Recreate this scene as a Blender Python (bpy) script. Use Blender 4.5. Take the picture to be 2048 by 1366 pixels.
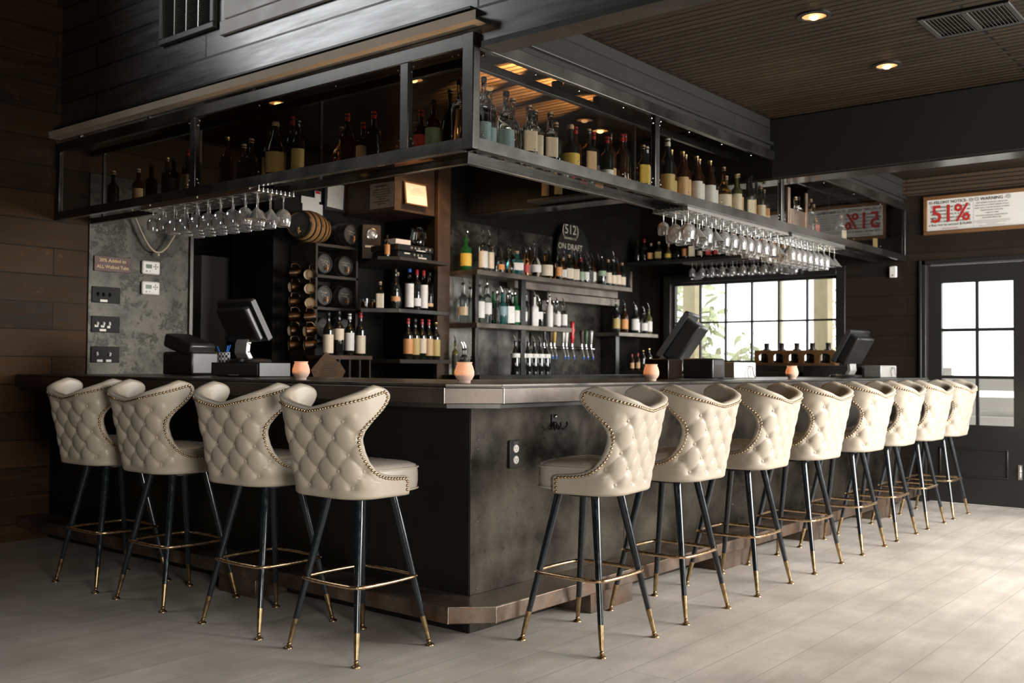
import bpy, math, random
from mathutils import Vector, Matrix
R = math.radians
S = bpy.context.scene
COL = S.collection
for o in list(bpy.data.objects):
    bpy.data.objects.remove(o, do_unlink=True)

# ------------------------------------------------------------------ camera, view, world, big lights
YAW, PITCH, ROLL = R(39.0), R(1.40), R(0.41)
CAM = Vector((-3.238, -2.847, 1.135))
fw = Vector((math.cos(YAW) * math.cos(PITCH), math.sin(YAW) * math.cos(PITCH), math.sin(PITCH)))
rt0 = Vector((math.sin(YAW), -math.cos(YAW), 0))
up0 = rt0.cross(fw)
rt = rt0 * math.cos(ROLL) + up0 * math.sin(ROLL)
up = up0 * math.cos(ROLL) - rt0 * math.sin(ROLL)
cd = bpy.data.cameras.new('camera')
cam = bpy.data.objects.new('camera', cd)
COL.objects.link(cam)
m = Matrix((rt, up, -fw)).transposed().to_4x4()
m.translation = CAM
cam.matrix_world = m
cd.sensor_width = 36
cd.lens = 2017.5 / 2048 * 36
cd.clip_start = 0.05
cd.clip_end = 100
cd.dof.use_dof = True
cd.dof.focus_distance = 4.6
cd.dof.aperture_fstop = 3.2
S.camera = cam

vs = S.view_settings
vs.view_transform = 'Standard'
vs.look = 'None'
vs.exposure = 0.0
vs.gamma = 1.0
vs.use_curve_mapping = False
try:
    S.cycles.use_denoising = True
    S.cycles.max_bounces = 10
    S.cycles.transmission_bounces = 8
    S.cycles.transparent_max_bounces = 16
    S.cycles.glossy_bounces = 5
    S.cycles.diffuse_bounces = 4
    S.cycles.caustics_reflective = False
    S.cycles.caustics_refractive = False
    S.cycles.sample_clamp_indirect = 3.0
except Exception:
    pass

w = bpy.data.worlds.new('world')
S.world = w
w.use_nodes = True
bg = w.node_tree.nodes['Background']
bg.inputs[0].default_value = (1.0, 0.985, 0.96, 1)
bg.inputs[1].default_value = 3.2


def area(name, loc, target, sx, sy, power, color, spread=180):
    d = bpy.data.lights.new(name, 'AREA')
    d.shape = 'RECTANGLE'
    d.size = sx
    d.size_y = sy
    d.energy = power
    d.color = color
    d.spread = R(spread)
    o = bpy.data.objects.new(name, d)
    COL.objects.link(o)
    o.location = loc
    o.rotation_euler = (Vector(target) - Vector(loc)).to_track_quat('-Z', 'Y').to_euler()
    return o


# daylight through the wide folding doors and a smaller window in the right-hand wall
area('daylight_folding_doors', (3.5, -4.45, 1.75), (3.5, 0, 1.05), 4.1, 1.8, 505, (1.0, 0.965, 0.915))
area('daylight_side_window', (-2.9, -4.45, 1.0), (-0.55, 1.3, 0.9), 1.2, 1.1, 17, (1.0, 0.93, 0.83), 60)
# unseen high source, slant shaped to glare on fascia and rail, not the glass
rw = area('raked_glare_light', (-2.55, 3.58, 4.3), (-2.55, 0, 4.0), 2.75, 0.95, 44, (0.97, 0.985, 1.0), 150)
rw.rotation_euler = (Matrix.Rotation(R(24), 3, 'Y') @ rw.rotation_euler.to_matrix()).to_euler()


def lamp(kind, name, loc, power, color, size=0.02, target=None, angle=60, blend=0.6, parent=None):
    d = bpy.data.lights.new(name, kind)
    d.energy = power
    d.color = color
    d.shadow_soft_size = size
    if kind == 'SPOT':
        d.spot_size = R(angle)
        d.spot_blend = blend
    o = bpy.data.objects.new(name, d)
    COL.objects.link(o)
    o.location = loc
    if target is not None:
        o.rotation_euler = (Vector(target) - Vector(loc)).to_track_quat('-Z', 'Y').to_euler()
    if parent:
        o.parent = parent
    return o


# ------------------------------------------------------------------ mesh helpers
class MB:
    def __init__(s):
        s.v = []
        s.f = []
        s.mi = []
        s.cur = 0

    def add(s, vs_, fs):
        n = len(s.v)
        s.v.extend([tuple(p) for p in vs_])
        s.f.extend([tuple(i + n for i in f) for f in fs])
        s.mi.extend([s.cur] * len(fs))
        return s

    def box(s, x0, x1, y0, y1, z0, z1):
        return s.add([(x, y, z) for z in (z0, z1) for y in (y0, y1) for x in (x0, x1)],
                     [(0, 2, 3, 1), (4, 5, 7, 6), (0, 1, 5, 4), (2, 6, 7, 3), (0, 4, 6, 2), (1, 3, 7, 5)])

    def obox(s, c, size, M=None):
        hx, hy, hz = size[0] / 2, size[1] / 2, size[2] / 2
        M = M or Matrix.Identity(3)
        c = Vector(c)
        vs_ = [c + M @ Vector((x, y, z)) for z in (-hz, hz) for y in (-hy, hy) for x in (-hx, hx)]
        return s.add(vs_, [(0, 2, 3, 1), (4, 5, 7, 6), (0, 1, 5, 4), (2, 6, 7, 3), (0, 4, 6, 2), (1, 3, 7, 5)])

    def prism(s, poly, z0, z1):
        n = len(poly)
        vs_ = [(x, y, z0) for x, y in poly] + [(x, y, z1) for x, y in poly]
        fs = [tuple(range(n - 1, -1, -1)), tuple(range(n, 2 * n))]
        fs += [(i, (i + 1) % n, (i + 1) % n + n, i + n) for i in range(n)]
        return s.add(vs_, fs)

    def cyl(s, p0, p1, r0, r1=None, n=12):
        r1 = r0 if r1 is None else r1
        p0, p1 = Vector(p0), Vector(p1)
        d = (p1 - p0).normalized()
        a = d.orthogonal().normalized()
        b = d.cross(a)
        vs_ = []
        for p, r in ((p0, r0), (p1, r1)):
            for i in range(n):
                t = 2 * math.pi * i / n
                vs_.append(p + a * (r * math.cos(t)) + b * (r * math.sin(t)))
        fs = [(i, (i + 1) % n, (i + 1) % n + n, i + n) for i in range(n)]
        fs += [tuple(range(n - 1, -1, -1)), tuple(range(n, 2 * n))]
        return s.add(vs_, fs)

    def lathe(s, prof, n=20, M=None, power=2.0, arc=None):
        """profile of (radius, height); power > 2 squares the section; arc=(centre, half angle) makes an open band"""
        vs_ = []
        rings = []
        for r, z in prof:
            if r < 1e-6:
                rings.append([len(vs_)])
                vs_.append(Vector((0, 0, z)))
            else:
                ring = []
                cnt = n if arc is None else n + 1
                for i in range(cnt):
                    t = 2 * math.pi * i / n if arc is None else arc[0] - arc[1] + 2 * arc[1] * i / n
                    c, q = math.cos(t), math.sin(t)
                    k = (abs(c) ** power + abs(q) ** power) ** (-1 / power)
                    ring.append(len(vs_))
                    vs_.append(Vector((r * c * k, r * q * k, z)))
                rings.append(ring)
        fs = []
        for A, B in zip(rings, rings[1:]):
            if len(A) == 1 and len(B) == 1:
                continue
            k = max(len(A), len(B))
            last = k if arc is None else k - 1
            for i in range(last):
                j = (i + 1) % k
                if len(A) == 1:
                    fs.append((A[0], B[j], B[i]))
                elif len(B) == 1:
                    fs.append((A[i], A[j], B[0]))
                else:
                    fs.append((A[i], A[j], B[j], B[i]))
        if M is not None:
            vs_ = [M @ p for p in vs_]
        return s.add(vs_, fs)

    def tube(s, pts, r, n=8, closed=False):
        pts = [Vector(p) for p in pts]
        m_ = len(pts)
        vs_ = []
        prev = None
        for i, p in enumerate(pts):
            if closed:
                d = pts[(i + 1) % m_] - pts[i - 1]
            else:
                d = pts[min(i + 1, m_ - 1)] - pts[max(i - 1, 0)]
            d.normalize()
            if prev is None:
                a = d.orthogonal().normalized()
            else:
                a = (prev - d * prev.dot(d)).normalized()
            prev = a
            b = d.cross(a)
            rr = r[i] if isinstance(r, (list, tuple)) else r
            for k in range(n):
                t = 2 * math.pi * k / n
                vs_.append(p + a * (rr * math.cos(t)) + b * (rr * math.sin(t)))
        fs = []
        for i in range(m_ if closed else m_ - 1):
            j = (i + 1) % m_
            for k in range(n):
                l = (k + 1) % n
                fs.append((i * n + k, i * n + l, j * n + l, j * n + k))
        if not closed:
            fs += [tuple(range(n - 1, -1, -1)), tuple(range((m_ - 1) * n, m_ * n))]
        return s.add(vs_, fs)

    def ball(s, c, r, nu=10, nv=6, sc=(1, 1, 1)):
        prof = [(r * math.sin(math.pi * i / nv), -r * math.cos(math.pi * i / nv)) for i in range(nv + 1)]
        M = Matrix.Translation(Vector(c)) @ Matrix.Diagonal((sc[0], sc[1], sc[2], 1))
        return s.lathe(prof, nu, M)

    def grid(s, rows, closed=False):
        n = len(rows[0])
        vs_ = [p for row in rows for p in row]
        fs = []
        for i in range(len(rows) - 1):
            for k in range(n if closed else n - 1):
                l = (k + 1) % n
                fs.append((i * n + k, i * n + l, (i + 1) * n + l, (i + 1) * n + k))
        return s.add(vs_, fs)

    def mesh(s, name, mat, angle=40):
        me = bpy.data.meshes.new(name)
        me.from_pydata(s.v, [], s.f)
        if isinstance(mat, (list, tuple)):
            for q in mat:
                me.materials.append(q)
            me.polygons.foreach_set('material_index', s.mi)
        elif mat is not None:
            me.materials.append(mat)
        me.validate()
        me.polygons.foreach_set('use_smooth', [True] * len(me.polygons))
        try:
            me.set_sharp_from_angle(angle=R(angle))
        except Exception:
            pass
        me.update()
        return me

    def build(s, name, mat, parent=None, bev=0, angle=40, seg=2):
        o = bpy.data.objects.new(name, s.mesh(name, mat, angle))
        COL.objects.link(o)
        if parent is not None:
            o.parent = parent
        if bev:
            b = o.modifiers.new('bevel', 'BEVEL')
            b.width = bev
            b.segments = seg
            b.limit_method = 'ANGLE'
            b.angle_limit = R(40)
        return o


def tag(o, label=None, cat=None, group=None, kind=None):
    if label:
        o['label'] = label
    if cat:
        o['category'] = cat
    if group:
        o['group'] = group
    if kind:
        o['kind'] = kind
    return o


def thing(name, label, cat, loc=(0, 0, 0), rz=0, group=None):
    o = bpy.data.objects.new(name, None)
    COL.objects.link(o)
    o.empty_display_size = 0.05
    o.location = loc
    o.rotation_euler = (0, 0, rz)
    return tag(o, label, cat, group)


def copy_tree(o, parent=None):
    c = o.copy()
    COL.objects.link(c)
    if parent is not None:
        c.parent = parent
    for ch in [k for k in bpy.data.objects if k.parent == o]:
        copy_tree(ch, c)
    return c


def structure(name, mb, mat, parent=None, bev=0):
    o = mb.build(name, mat, parent, bev)
    o['kind'] = 'structure'
    return o


def words(name, body, size, loc, ex, ey, mat, parent=None, align='CENTER', depth=0.0006, bold=0.0, sx=1.0):
    """flat lettering: ex is the reading direction, ey is up"""
    c = bpy.data.curves.new(name, 'FONT')
    c.body = body
    c.size = size
    c.align_x = align
    c.align_y = 'CENTER'
    c.extrude = depth
    c.offset = bold
    c.resolution_u = 2
    tmp = bpy.data.objects.new(name, c)
    me = bpy.data.meshes.new_from_object(tmp)
    me.name = name
    me.materials.clear()
    me.materials.append(mat)
    bpy.data.objects.remove(tmp)
    bpy.data.curves.remove(c)
    o = bpy.data.objects.new(name, me)
    COL.objects.link(o)
    ex, ey = Vector(ex).normalized(), Vector(ey).normalized()
    M = Matrix((ex, ey, ex.cross(ey))).transposed().to_4x4() @ Matrix.Diagonal((sx, 1, 1, 1))
    M.translation = Vector(loc)
    o.matrix_world = M
    if parent is not None:
        o.parent = parent
        o.matrix_parent_inverse = parent.matrix_basis.inverted()
    return o


NTH = 'first second third fourth fifth sixth seventh eighth ninth tenth eleventh twelfth thirteenth fourteenth fifteenth sixteenth seventeenth eighteenth nineteenth twentieth'.split()


def nth(i):
    if i < 20:
        return NTH[i]
    t_ = ('twent', 'thirt', 'fort', 'fift')[(i + 1) // 10 - 2]
    return t_ + 'ieth' if (i + 1) % 10 == 0 else t_ + 'y-' + NTH[(i + 1) % 10 - 1]


# ------------------------------------------------------------------ materials
def rgba(c):
    return (c[0], c[1], c[2], 1)


class NT:
    def __init__(s, name):
        s.m = bpy.data.materials.new(name)
        s.m.use_nodes = True
        s.t = s.m.node_tree
        s.b = s.t.nodes['Principled BSDF']
        s.out = s.t.nodes['Material Output']

    def n(s, typ, **kw):
        x = s.t.nodes.new(typ)
        for k, v in kw.items():
            setattr(x, k, v)
        return x

    def link(s, a, b):
        s.t.links.new(a, b)

    def coord(s, scale=(1, 1, 1), kind='Object', loc=(0, 0, 0)):
        tc = s.n('ShaderNodeTexCoord')
        mp = s.n('ShaderNodeMapping')
        mp.inputs['Scale'].default_value = scale
        mp.inputs['Location'].default_value = loc
        s.link(tc.outputs[kind], mp.inputs['Vector'])
        return mp.outputs[0]

    def noise(s, vec, scale, detail=4, rough=0.6):
        x = s.n('ShaderNodeTexNoise')
        x.inputs['Scale'].default_value = scale
        x.inputs['Detail'].default_value = detail
        x.inputs['Roughness'].default_value = rough
        s.link(vec, x.inputs['Vector'])
        return x.outputs['Fac']

    def ramp(s, fac, stops):
        x = s.n('ShaderNodeValToRGB')
        cr = x.color_ramp
        while len(cr.elements) < len(stops):
            cr.elements.new(0.5)
        for e, (p, c) in zip(cr.elements, stops):
            e.position = p
            e.color = rgba(c) if hasattr(c, '__len__') else (c, c, c, 1)
        s.link(fac, x.inputs[0])
        return x.outputs[0]

    def mix(s, a, b, fac, mode='MIX'):
        x = s.n('ShaderNodeMix', data_type='RGBA', blend_type=mode)
        for val, idx in ((a, 6), (b, 7)):
            if hasattr(val, 'links'):
                s.link(val, x.inputs[idx])
            else:
                x.inputs[idx].default_value = rgba(val)
        if hasattr(fac, 'links'):
            s.link(fac, x.inputs[0])
        else:
            x.inputs[0].default_value = fac
        return x.outputs[2]

    def base(s, sock):
        s.link(sock, s.b.inputs['Base Color'])

    def bump(s, sock, strength=0.2, dist=0.01):
        x = s.n('ShaderNodeBump')
        x.inputs['Strength'].default_value = strength
        x.inputs['Distance'].default_value = dist
        s.link(sock, x.inputs['Height'])
        s.link(x.outputs[0], s.b.inputs['Normal'])


def simple(name, c, rough=0.5, metal=0.0, trans=0.0, ior=1.45, coat=0.0, emit=None, est=0.0, var=0.0, vscale=12, spec=0.5):
    n = NT(name)
    b = n.b
    b.inputs['Base Color'].default_value = rgba(c)
    b.inputs['Roughness'].default_value = rough
    b.inputs['Metallic'].default_value = metal
    b.inputs['Transmission Weight'].default_value = trans
    b.inputs['IOR'].default_value = ior
    b.inputs['Coat Weight'].default_value = coat
    b.inputs['Specular IOR Level'].default_value = spec
    if emit:
        b.inputs['Emission Color'].default_value = rgba(emit)
        b.inputs['Emission Strength'].default_value = est
    if var:
        f = n.noise(n.coord(), vscale)
        n.base(n.mix(tuple(x * (1 - var) for x in c), tuple(min(1, x * (1 + var)) for x in c), n.ramp(f, [(0.3, 0.0), (0.7, 1.0)])))
        n.link(n.ramp(f, [(0.3, max(0, rough - 0.08)), (0.7, min(1, rough + 0.1))]), b.inputs['Roughness'])
    return n.m


def patina(name, dark, light, r0, r1, metal=0.85, scale=3.0, fine=26.0, rust=None, bump=0.05, coat=0.0, spots=None):
    """blackened, blotchy sheet steel"""
    n = NT(name)
    v = n.coord()
    a = n.noise(v, scale, 6, 0.62)
    f = n.noise(v, fine, 5, 0.7)
    c = n.mix(dark, light, n.ramp(a, [(0.34, 0.0), (0.68, 1.0)]))
    c = n.mix(c, dark, n.ramp(f, [(0.58, 0.0), (0.72, 0.7)]))
    if rust:
        k = n.noise(n.coord(loc=(3, 7, 1)), scale * 1.7, 6, 0.7)
        c = n.mix(c, rust, n.ramp(k, [(0.52, 0.0), (0.72, 0.75)]))
    if spots:
        q = n.noise(n.coord(loc=(5, 1, 2)), spots, 8, 0.75)
        c = n.mix(c, tuple(x * 0.3 for x in dark), n.ramp(q, [(0.5, 0.0), (0.56, 0.8), (0.6, 0.15), (0.66, 0.7)]))
    n.base(c)
    n.b.inputs['Coat Weight'].default_value = coat
    n.b.inputs['Coat Roughness'].default_value = 0.22
    n.b.inputs['Metallic'].default_value = metal
    n.link(n.ramp(a, [(0.3, r0), (0.7, r1)]), n.b.inputs['Roughness'])
    n.bump(f, bump, 0.004)
    return n.m


def boards(name, u, w_, length, width, cols, mortar=0.004, groove=(0.01, 0.008, 0.006), rough=(0.45, 0.6), streak=2.2, fleck=None, bumpd=0.006, bump=0.5, spec=0.4, plank=1.0, coat=0.0):
    """planks running along axis u, stacked along axis w_"""
    n = NT(name)
    tc = n.n('ShaderNodeTexCoord')
    sp = n.n('ShaderNodeSeparateXYZ')
    n.link(tc.outputs['Object'], sp.inputs[0])
    cb = n.n('ShaderNodeCombineXYZ')
    n.link(sp.outputs[u], cb.inputs[0])
    n.link(sp.outputs[w_], cb.inputs[1])
    br = n.n('ShaderNodeTexBrick')
    br.offset = 0.37
    br.inputs['Color1'].default_value = (0, 0, 0, 1)
    br.inputs['Color2'].default_value = (1, 1, 1, 1)
    br.inputs['Mortar'].default_value = (0.5, 0.5, 0.5, 1)
    br.inputs['Scale'].default_value = 1.0
    br.inputs['Mortar Size'].default_value = mortar
    br.inputs['Mortar Smooth'].default_value = 0.2
    br.inputs['Brick Width'].default_value = length
    br.inputs['Row Height'].default_value = width
    n.link(cb.outputs[0], br.inputs['Vector'])
    mp = n.n('ShaderNodeMapping')
    mp.inputs['Scale'].default_value = (1.0, 9.0, 1.0)
    n.link(cb.outputs[0], mp.inputs['Vector'])
    add = n.n('ShaderNodeVectorMath', operation='ADD')
    sc = n.n('ShaderNodeVectorMath', operation='SCALE')
    n.link(br.outputs['Color'], sc.inputs[0])
    sc.inputs['Scale'].default_value = 7.0
    n.link(mp.outputs[0], add.inputs[0])
    n.link(sc.outputs[0], add.inputs[1])
    g = n.noise(add.outputs[0], streak, 8, 0.68)
    bl = n.noise(cb.outputs[0], 1.6, 4, 0.6)
    k = len(cols)
    c = n.ramp(g, [(0.25 + 0.5 * i / (k - 1), cols[i]) for i in range(k)])
    c = n.mix(c, tuple(x * 0.55 for x in cols[0]), n.ramp(bl, [(0.42, 0.0), (0.72, 0.7)]))
    c = n.mix(c, n.mix(c, tuple(x * 1.25 for x in cols[-1]), 0.5 * plank), br.outputs['Color'])
    if fleck:
        fk = n.noise(cb.outputs[0], 9.0, 6, 0.75)
        c = n.mix(c, fleck, n.ramp(fk, [(0.6, 0.0), (0.75, 0.65)]))
    c = n.mix(c, groove, br.outputs['Fac'])
    n.base(c)
    n.b.inputs['Specular IOR Level'].default_value = spec
    n.link(n.ramp(g, [(0.3, rough[0]), (0.7, rough[1])]), n.b.inputs['Roughness'])
    inv = n.n('ShaderNodeMath', operation='SUBTRACT')
    inv.inputs[0].default_value = 1.0
    n.link(br.outputs['Fac'], inv.inputs[1])
    if coat:
        cw = n.n('ShaderNodeMath', operation='MULTIPLY')
        n.link(inv.outputs[0], cw.inputs[0])
        cw.inputs[1].default_value = coat
        n.link(cw.outputs[0], n.b.inputs['Coat Weight'])
        n.link(n.ramp(g, [(0.3, 0.16), (0.7, 0.34)]), n.b.inputs['Coat Roughness'])
        n.b.inputs['Coat IOR'].default_value = 1.75
    ad = n.n('ShaderNodeMath', operation='MULTIPLY_ADD')
    n.link(g, ad.inputs[0])
    ad.inputs[1].default_value = 0.12
    n.link(inv.outputs[0], ad.inputs[2])
    n.bump(ad.outputs[0], bump, bumpd)
    return n.m


def thin_glass(name, tint=(0.96, 0.97, 0.97), refl=1.0):
    n = NT(name)
    n.t.nodes.remove(n.b)
    tr = n.n('ShaderNodeBsdfTransparent')
    tr.inputs[0].default_value = rgba(tint)
    gl = n.n('ShaderNodeBsdfGlossy')
    gl.inputs['Roughness'].default_value = 0.015
    gl.inputs[0].default_value = (refl, refl, refl, 1)
    fr = n.n('ShaderNodeFresnel')
    fr.inputs[0].default_value = 1.5
    gm = n.n('ShaderNodeNewGeometry')
    ft = n.n('ShaderNodeMath', operation='SUBTRACT')
    ft.inputs[0].default_value = 1.0
    n.link(gm.outputs['Backfacing'], ft.inputs[1])
    ml = n.n('ShaderNodeMath', operation='MULTIPLY')
    n.link(fr.outputs[0], ml.inputs[0])
    n.link(ft.outputs[0], ml.inputs[1])
    mx = n.n('ShaderNodeMixShader')
    n.link(ml.outputs[0], mx.inputs[0])
    n.link(tr.outputs[0], mx.inputs[1])
    n.link(gl.outputs[0], mx.inputs[2])
    n.link(mx.outputs[0], n.out.inputs[0])
    return n.m


def label_paper(name, c, ink=(0.25, 0.2, 0.16), scale=60, amount=0.35):
    n = NT(name)
    v = n.coord((1, 1, 1))
    wv = n.n('ShaderNodeTexWave', bands_direction='Z')
    wv.inputs['Scale'].default_value = scale
    wv.inputs['Distortion'].default_value = 1.2
    n.link(v, wv.inputs['Vector'])
    ns = n.noise(v, 45, 3)
    a = n.ramp(wv.outputs['Fac'], [(0.62, 0.0), (0.8, amount)])
    b = n.ramp(ns, [(0.5, 0.0), (0.6, 1.0)])
    f = n.mix(a, b, 1.0, 'MULTIPLY')
    n.base(n.mix(c, ink, f))
    n.b.inputs['Roughness'].default_value = 0.55
    return n.m


M = {}
M['floor'] = boards('floor_boards', 0, 1, 4.6, 0.2, [(0.50, 0.445, 0.395), (0.58, 0.525, 0.47), (0.65, 0.595, 0.54), (0.71, 0.66, 0.605)], mortar=0.0016, groove=(0.34, 0.295, 0.25), rough=(0.5, 0.68), streak=1.5, fleck=(0.36, 0.31, 0.255), bump=0.2, bumpd=0.003, spec=0.35, plank=0.25)
M['planks'] = boards('dark_wood_planks', 0, 2, 1.9, 0.178, [(0.010, 0.0068, 0.0045), (0.019, 0.011, 0.006), (0.036, 0.019, 0.008), (0.085, 0.04, 0.013)], rough=(0.55, 0.72), fleck=(0.21, 0.09, 0.026), spec=0.2, streak=2.8)
M['planks_side'] = boards('dark_wood_planks_side', 1, 2, 2.6, 0.178, [(0.016, 0.012, 0.009), (0.03, 0.02, 0.014), (0.045, 0.028, 0.018), (0.07, 0.042, 0.024)], rough=(0.5, 0.7), spec=0.35)
M['wall_far'] = boards('dark_far_planks', 1, 2, 2.6, 0.178, [(0.009, 0.007, 0.0055), (0.014, 0.010, 0.0075), (0.02, 0.0135, 0.009), (0.028, 0.017, 0.011)], rough=(0.6, 0.75), spec=0.2)
M['fascia'] = boards('satin_painted_planks', 1, 2, 3.2, 0.158, [(0.018, 0.017, 0.016), (0.024, 0.022, 0.021), (0.029, 0.027, 0.025)], mortar=0.006, groove=(0.002, 0.002, 0.002), rough=(0.3, 0.45), streak=2.2, spec=0.6, bump=0.5, coat=0.95)
M['header'] = boards('dark_painted_planks', 0, 2, 4.0, 0.21, [(0.012, 0.012, 0.011), (0.015, 0.0145, 0.013), (0.018, 0.017, 0.015)], mortar=0.004, groove=(0.004, 0.004, 0.004), rough=(0.5, 0.65), spec=0.25)
M['bead'] = boards('beadboard_ceiling', 1, 0, 4.2, 0.056, [(0.015, 0.010, 0.006), (0.024, 0.016, 0.0095), (0.036, 0.024, 0.014)], mortar=0.0085, groove=(0.003, 0.0022, 0.0016), rough=(0.42, 0.58), streak=1.4, spec=0.25)
M['bead_wall'] = boards('beadboard_wall', 1, 2, 4.2, 0.034, [(0.035, 0.022, 0.015), (0.05, 0.032, 0.02), (0.065, 0.042, 0.026)], mortar=0.005, groove=(0.01, 0.007, 0.005), rough=(0.45, 0.6))
M['bar_wall'] = simple('black_stained_wood', (0.008, 0.0075, 0.007), 0.6, var=0.3, vscale=5, spec=0.2)
M['black'] = simple('black_paint', (0.024, 0.024, 0.022), 0.5, var=0.2, vscale=6)
M['beam'] = simple('matte_black_beam', (0.02, 0.02, 0.018), 0.62, spec=0.25)
M['beam_soffit'] = simple('satin_beam_soffit', (0.03, 0.028, 0.025), 0.22, spec=0.8)
M['steel_shaded'] = patina('shaded_front_steel', (0.008, 0.008, 0.0075), (0.02, 0.02, 0.018), 0.45, 0.6, 0.3, 2.6, 30)  # shade on the planked-wall run darkened into the steel colour
M['gloss_black'] = simple('satin_black_trim', (0.02, 0.02, 0.019), 0.3)
M['steel'] = patina('blackened_steel', (0.02, 0.02, 0.018), (0.085, 0.082, 0.074), 0.26, 0.48, 0.85, 2.6, 30, coat=0.9)
M['steel_panel'] = patina('mottled_steel_sheet', (0.005, 0.0052, 0.0045), (0.11, 0.096, 0.074), 0.2, 0.44, 0.7, 2.2, 26)
M['steel_back'] = patina('daylit_mottled_steel_sheet', (0.09, 0.088, 0.08), (0.5, 0.48, 0.44), 0.28, 0.45, 0.85, 3.2, 24)  # reflected daylight from the openings lightened into the steel colour
M['shelf_edge'] = patina('worn_shelf_steel', (0.12, 0.10, 0.085), (0.3, 0.26, 0.22), 0.3, 0.45, 0.75, 5, 30)
M['steel_wall'] = patina('mottled_wall_steel', (0.014, 0.014, 0.012), (0.105, 0.098, 0.08), 0.34, 0.55, 0.75, 4.5, 18, spots=7.0)
M['steel_rust'] = patina('rusty_welded_steel', (0.09, 0.065, 0.05), (0.25, 0.19, 0.15), 0.3, 0.5, 0.7, 5, 30, rust=(0.2, 0.085, 0.035))
M['counter_top'] = patina('worn_bar_top_steel', (0.045, 0.042, 0.037), (0.14, 0.128, 0.11), 0.25, 0.42, 0.7, 5, 40)
M['apron'] = patina('bar_edge_steel', (0.065, 0.055, 0.048), (0.15, 0.124, 0.108), 0.3, 0.42, 0.75, 2.5, 30)
M['weld'] = simple('ground_weld', (0.55, 0.5, 0.44), 0.4, 1.0, var=0.3, vscale=90)
M['rivet'] = simple('bright_rivet', (0.8, 0.8, 0.78), 0.2, 1.0)
M['chrome'] = simple('chrome', (0.82, 0.82, 0.81), 0.12, 1.0)
M['rod'] = simple('brushed_rod', (0.75, 0.75, 0.72), 0.28, 1.0)
M['leather'] = simple('cream_leather', (0.475, 0.415, 0.335), 0.42, coat=0.05, var=0.03, vscale=7)
M['leather_in'] = simple('pale_leather', (0.44, 0.39, 0.34), 0.3, coat=0.2, var=0.03, vscale=7)
M['brass_nail'] = simple('antique_brass_nail', (0.55, 0.40, 0.25), 0.22, 1.0)
M['brass'] = simple('brass', (0.66, 0.46, 0.27), 0.26, 1.0, var=0.15, vscale=40)
M['ferrule'] = simple('worn_brass_ferrule', (0.36, 0.26, 0.14), 0.35, 1.0, var=0.35, vscale=45)
M['leg'] = simple('blue_black_lacquer', (0.012, 0.017, 0.022), 0.16, coat=0.5, var=0.3, vscale=30)
M['glass'] = simple('clear_glass', (0.97, 0.98, 0.97), 0.0, trans=1.0, ior=1.48)
M['pane'] = thin_glass('window_pane')
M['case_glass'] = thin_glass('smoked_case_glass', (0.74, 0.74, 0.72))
M['stem'] = simple('brightened_stemware_glass', (0.97, 0.97, 0.96), 0.0, trans=0.86, ior=1.5)  # white share in the glass imitates bright window reflections
M['liquor'] = simple('clear_spirit', (0.93, 0.95, 0.94), 0.01, trans=1.0, ior=1.38)
M['amber'] = simple('amber_spirit', (0.85, 0.42, 0.12), 0.01, trans=1.0, ior=1.38)
M['green'] = simple('green_bottle_glass', (0.05, 0.32, 0.1), 0.03, trans=0.75, ior=1.45)
M['teal'] = simple('teal_spirit', (0.1, 0.42, 0.45), 0.02, trans=0.85, ior=1.4)
M['olive'] = simple('olive_bottle_glass', (0.3, 0.3, 0.1), 0.03, trans=0.7, ior=1.45)
M['dark'] = simple('dark_bottle_glass', (0.012, 0.013, 0.01), 0.04, coat=0.6)
M['brown'] = simple('brown_bottle_glass', (0.06, 0.022, 0.008), 0.04, trans=0.4)
M['white_ceramic'] = simple('white_glazed_bottle', (0.8, 0.78, 0.74), 0.2)
M['cap_black'] = simple('black_plastic', (0.018, 0.018, 0.018), 0.35)
M['cap_red'] = simple('red_capsule', (0.42, 0.03, 0.03), 0.3)
M['cap_gold'] = simple('gold_foil', (0.7, 0.5, 0.2), 0.3, 0.8)
M['cap_white'] = simple('white_cap', (0.75, 0.73, 0.7), 0.4)
M['cork'] = simple('cork', (0.6, 0.42, 0.27), 0.7)
M['lab_white'] = label_paper('white_label', (0.82, 0.80, 0.77))
M['lab_cream'] = label_paper('cream_label', (0.80, 0.68, 0.52))
M['lab_tan'] = label_paper('tan_label', (0.66, 0.42, 0.22))
M['lab_yellow'] = label_paper('yellow_label', (0.75, 0.52, 0.08))
M['lab_red'] = label_paper('red_label', (0.55, 0.06, 0.05))
M['lab_teal'] = label_paper('teal_label', (0.22, 0.34, 0.38), ink=(0.7, 0.75, 0.7))
M['lab_green'] = label_paper('green_label', (0.32, 0.45, 0.3))
M['lab_gold'] = label_paper('gold_label', (0.55, 0.42, 0.16))
M['lab_black'] = label_paper('black_label', (0.03, 0.03, 0.03), ink=(0.6, 0.55, 0.45))
M['lab_orange'] = label_paper('orange_label', (0.75, 0.34, 0.12))
M['paper'] = label_paper('printed_paper', (0.85, 0.82, 0.76), ink=(0.3, 0.28, 0.26), scale=28, amount=0.5)
M['paper_plain'] = simple('plain_paper', (0.86, 0.83, 0.77), 0.7)
M['paper_tan'] = simple('tan_paper', (0.42, 0.34, 0.26), 0.7)  # darker and browner than the plain paper
M['sign_paper'] = simple('laminated_sign', (0.72, 0.70, 0.66), 0.35, var=0.06, vscale=4)
M['ink'] = simple('black_ink', (0.015, 0.015, 0.015), 0.6)
M['ink_grey'] = simple('grey_ink', (0.22, 0.21, 0.2), 0.6)
M['ink_red'] = simple('red_ink', (0.45, 0.025, 0.02), 0.6)
M['gilt'] = simple('gilt_lettering', (0.5, 0.34, 0.17), 0.45, 0.3)
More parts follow.
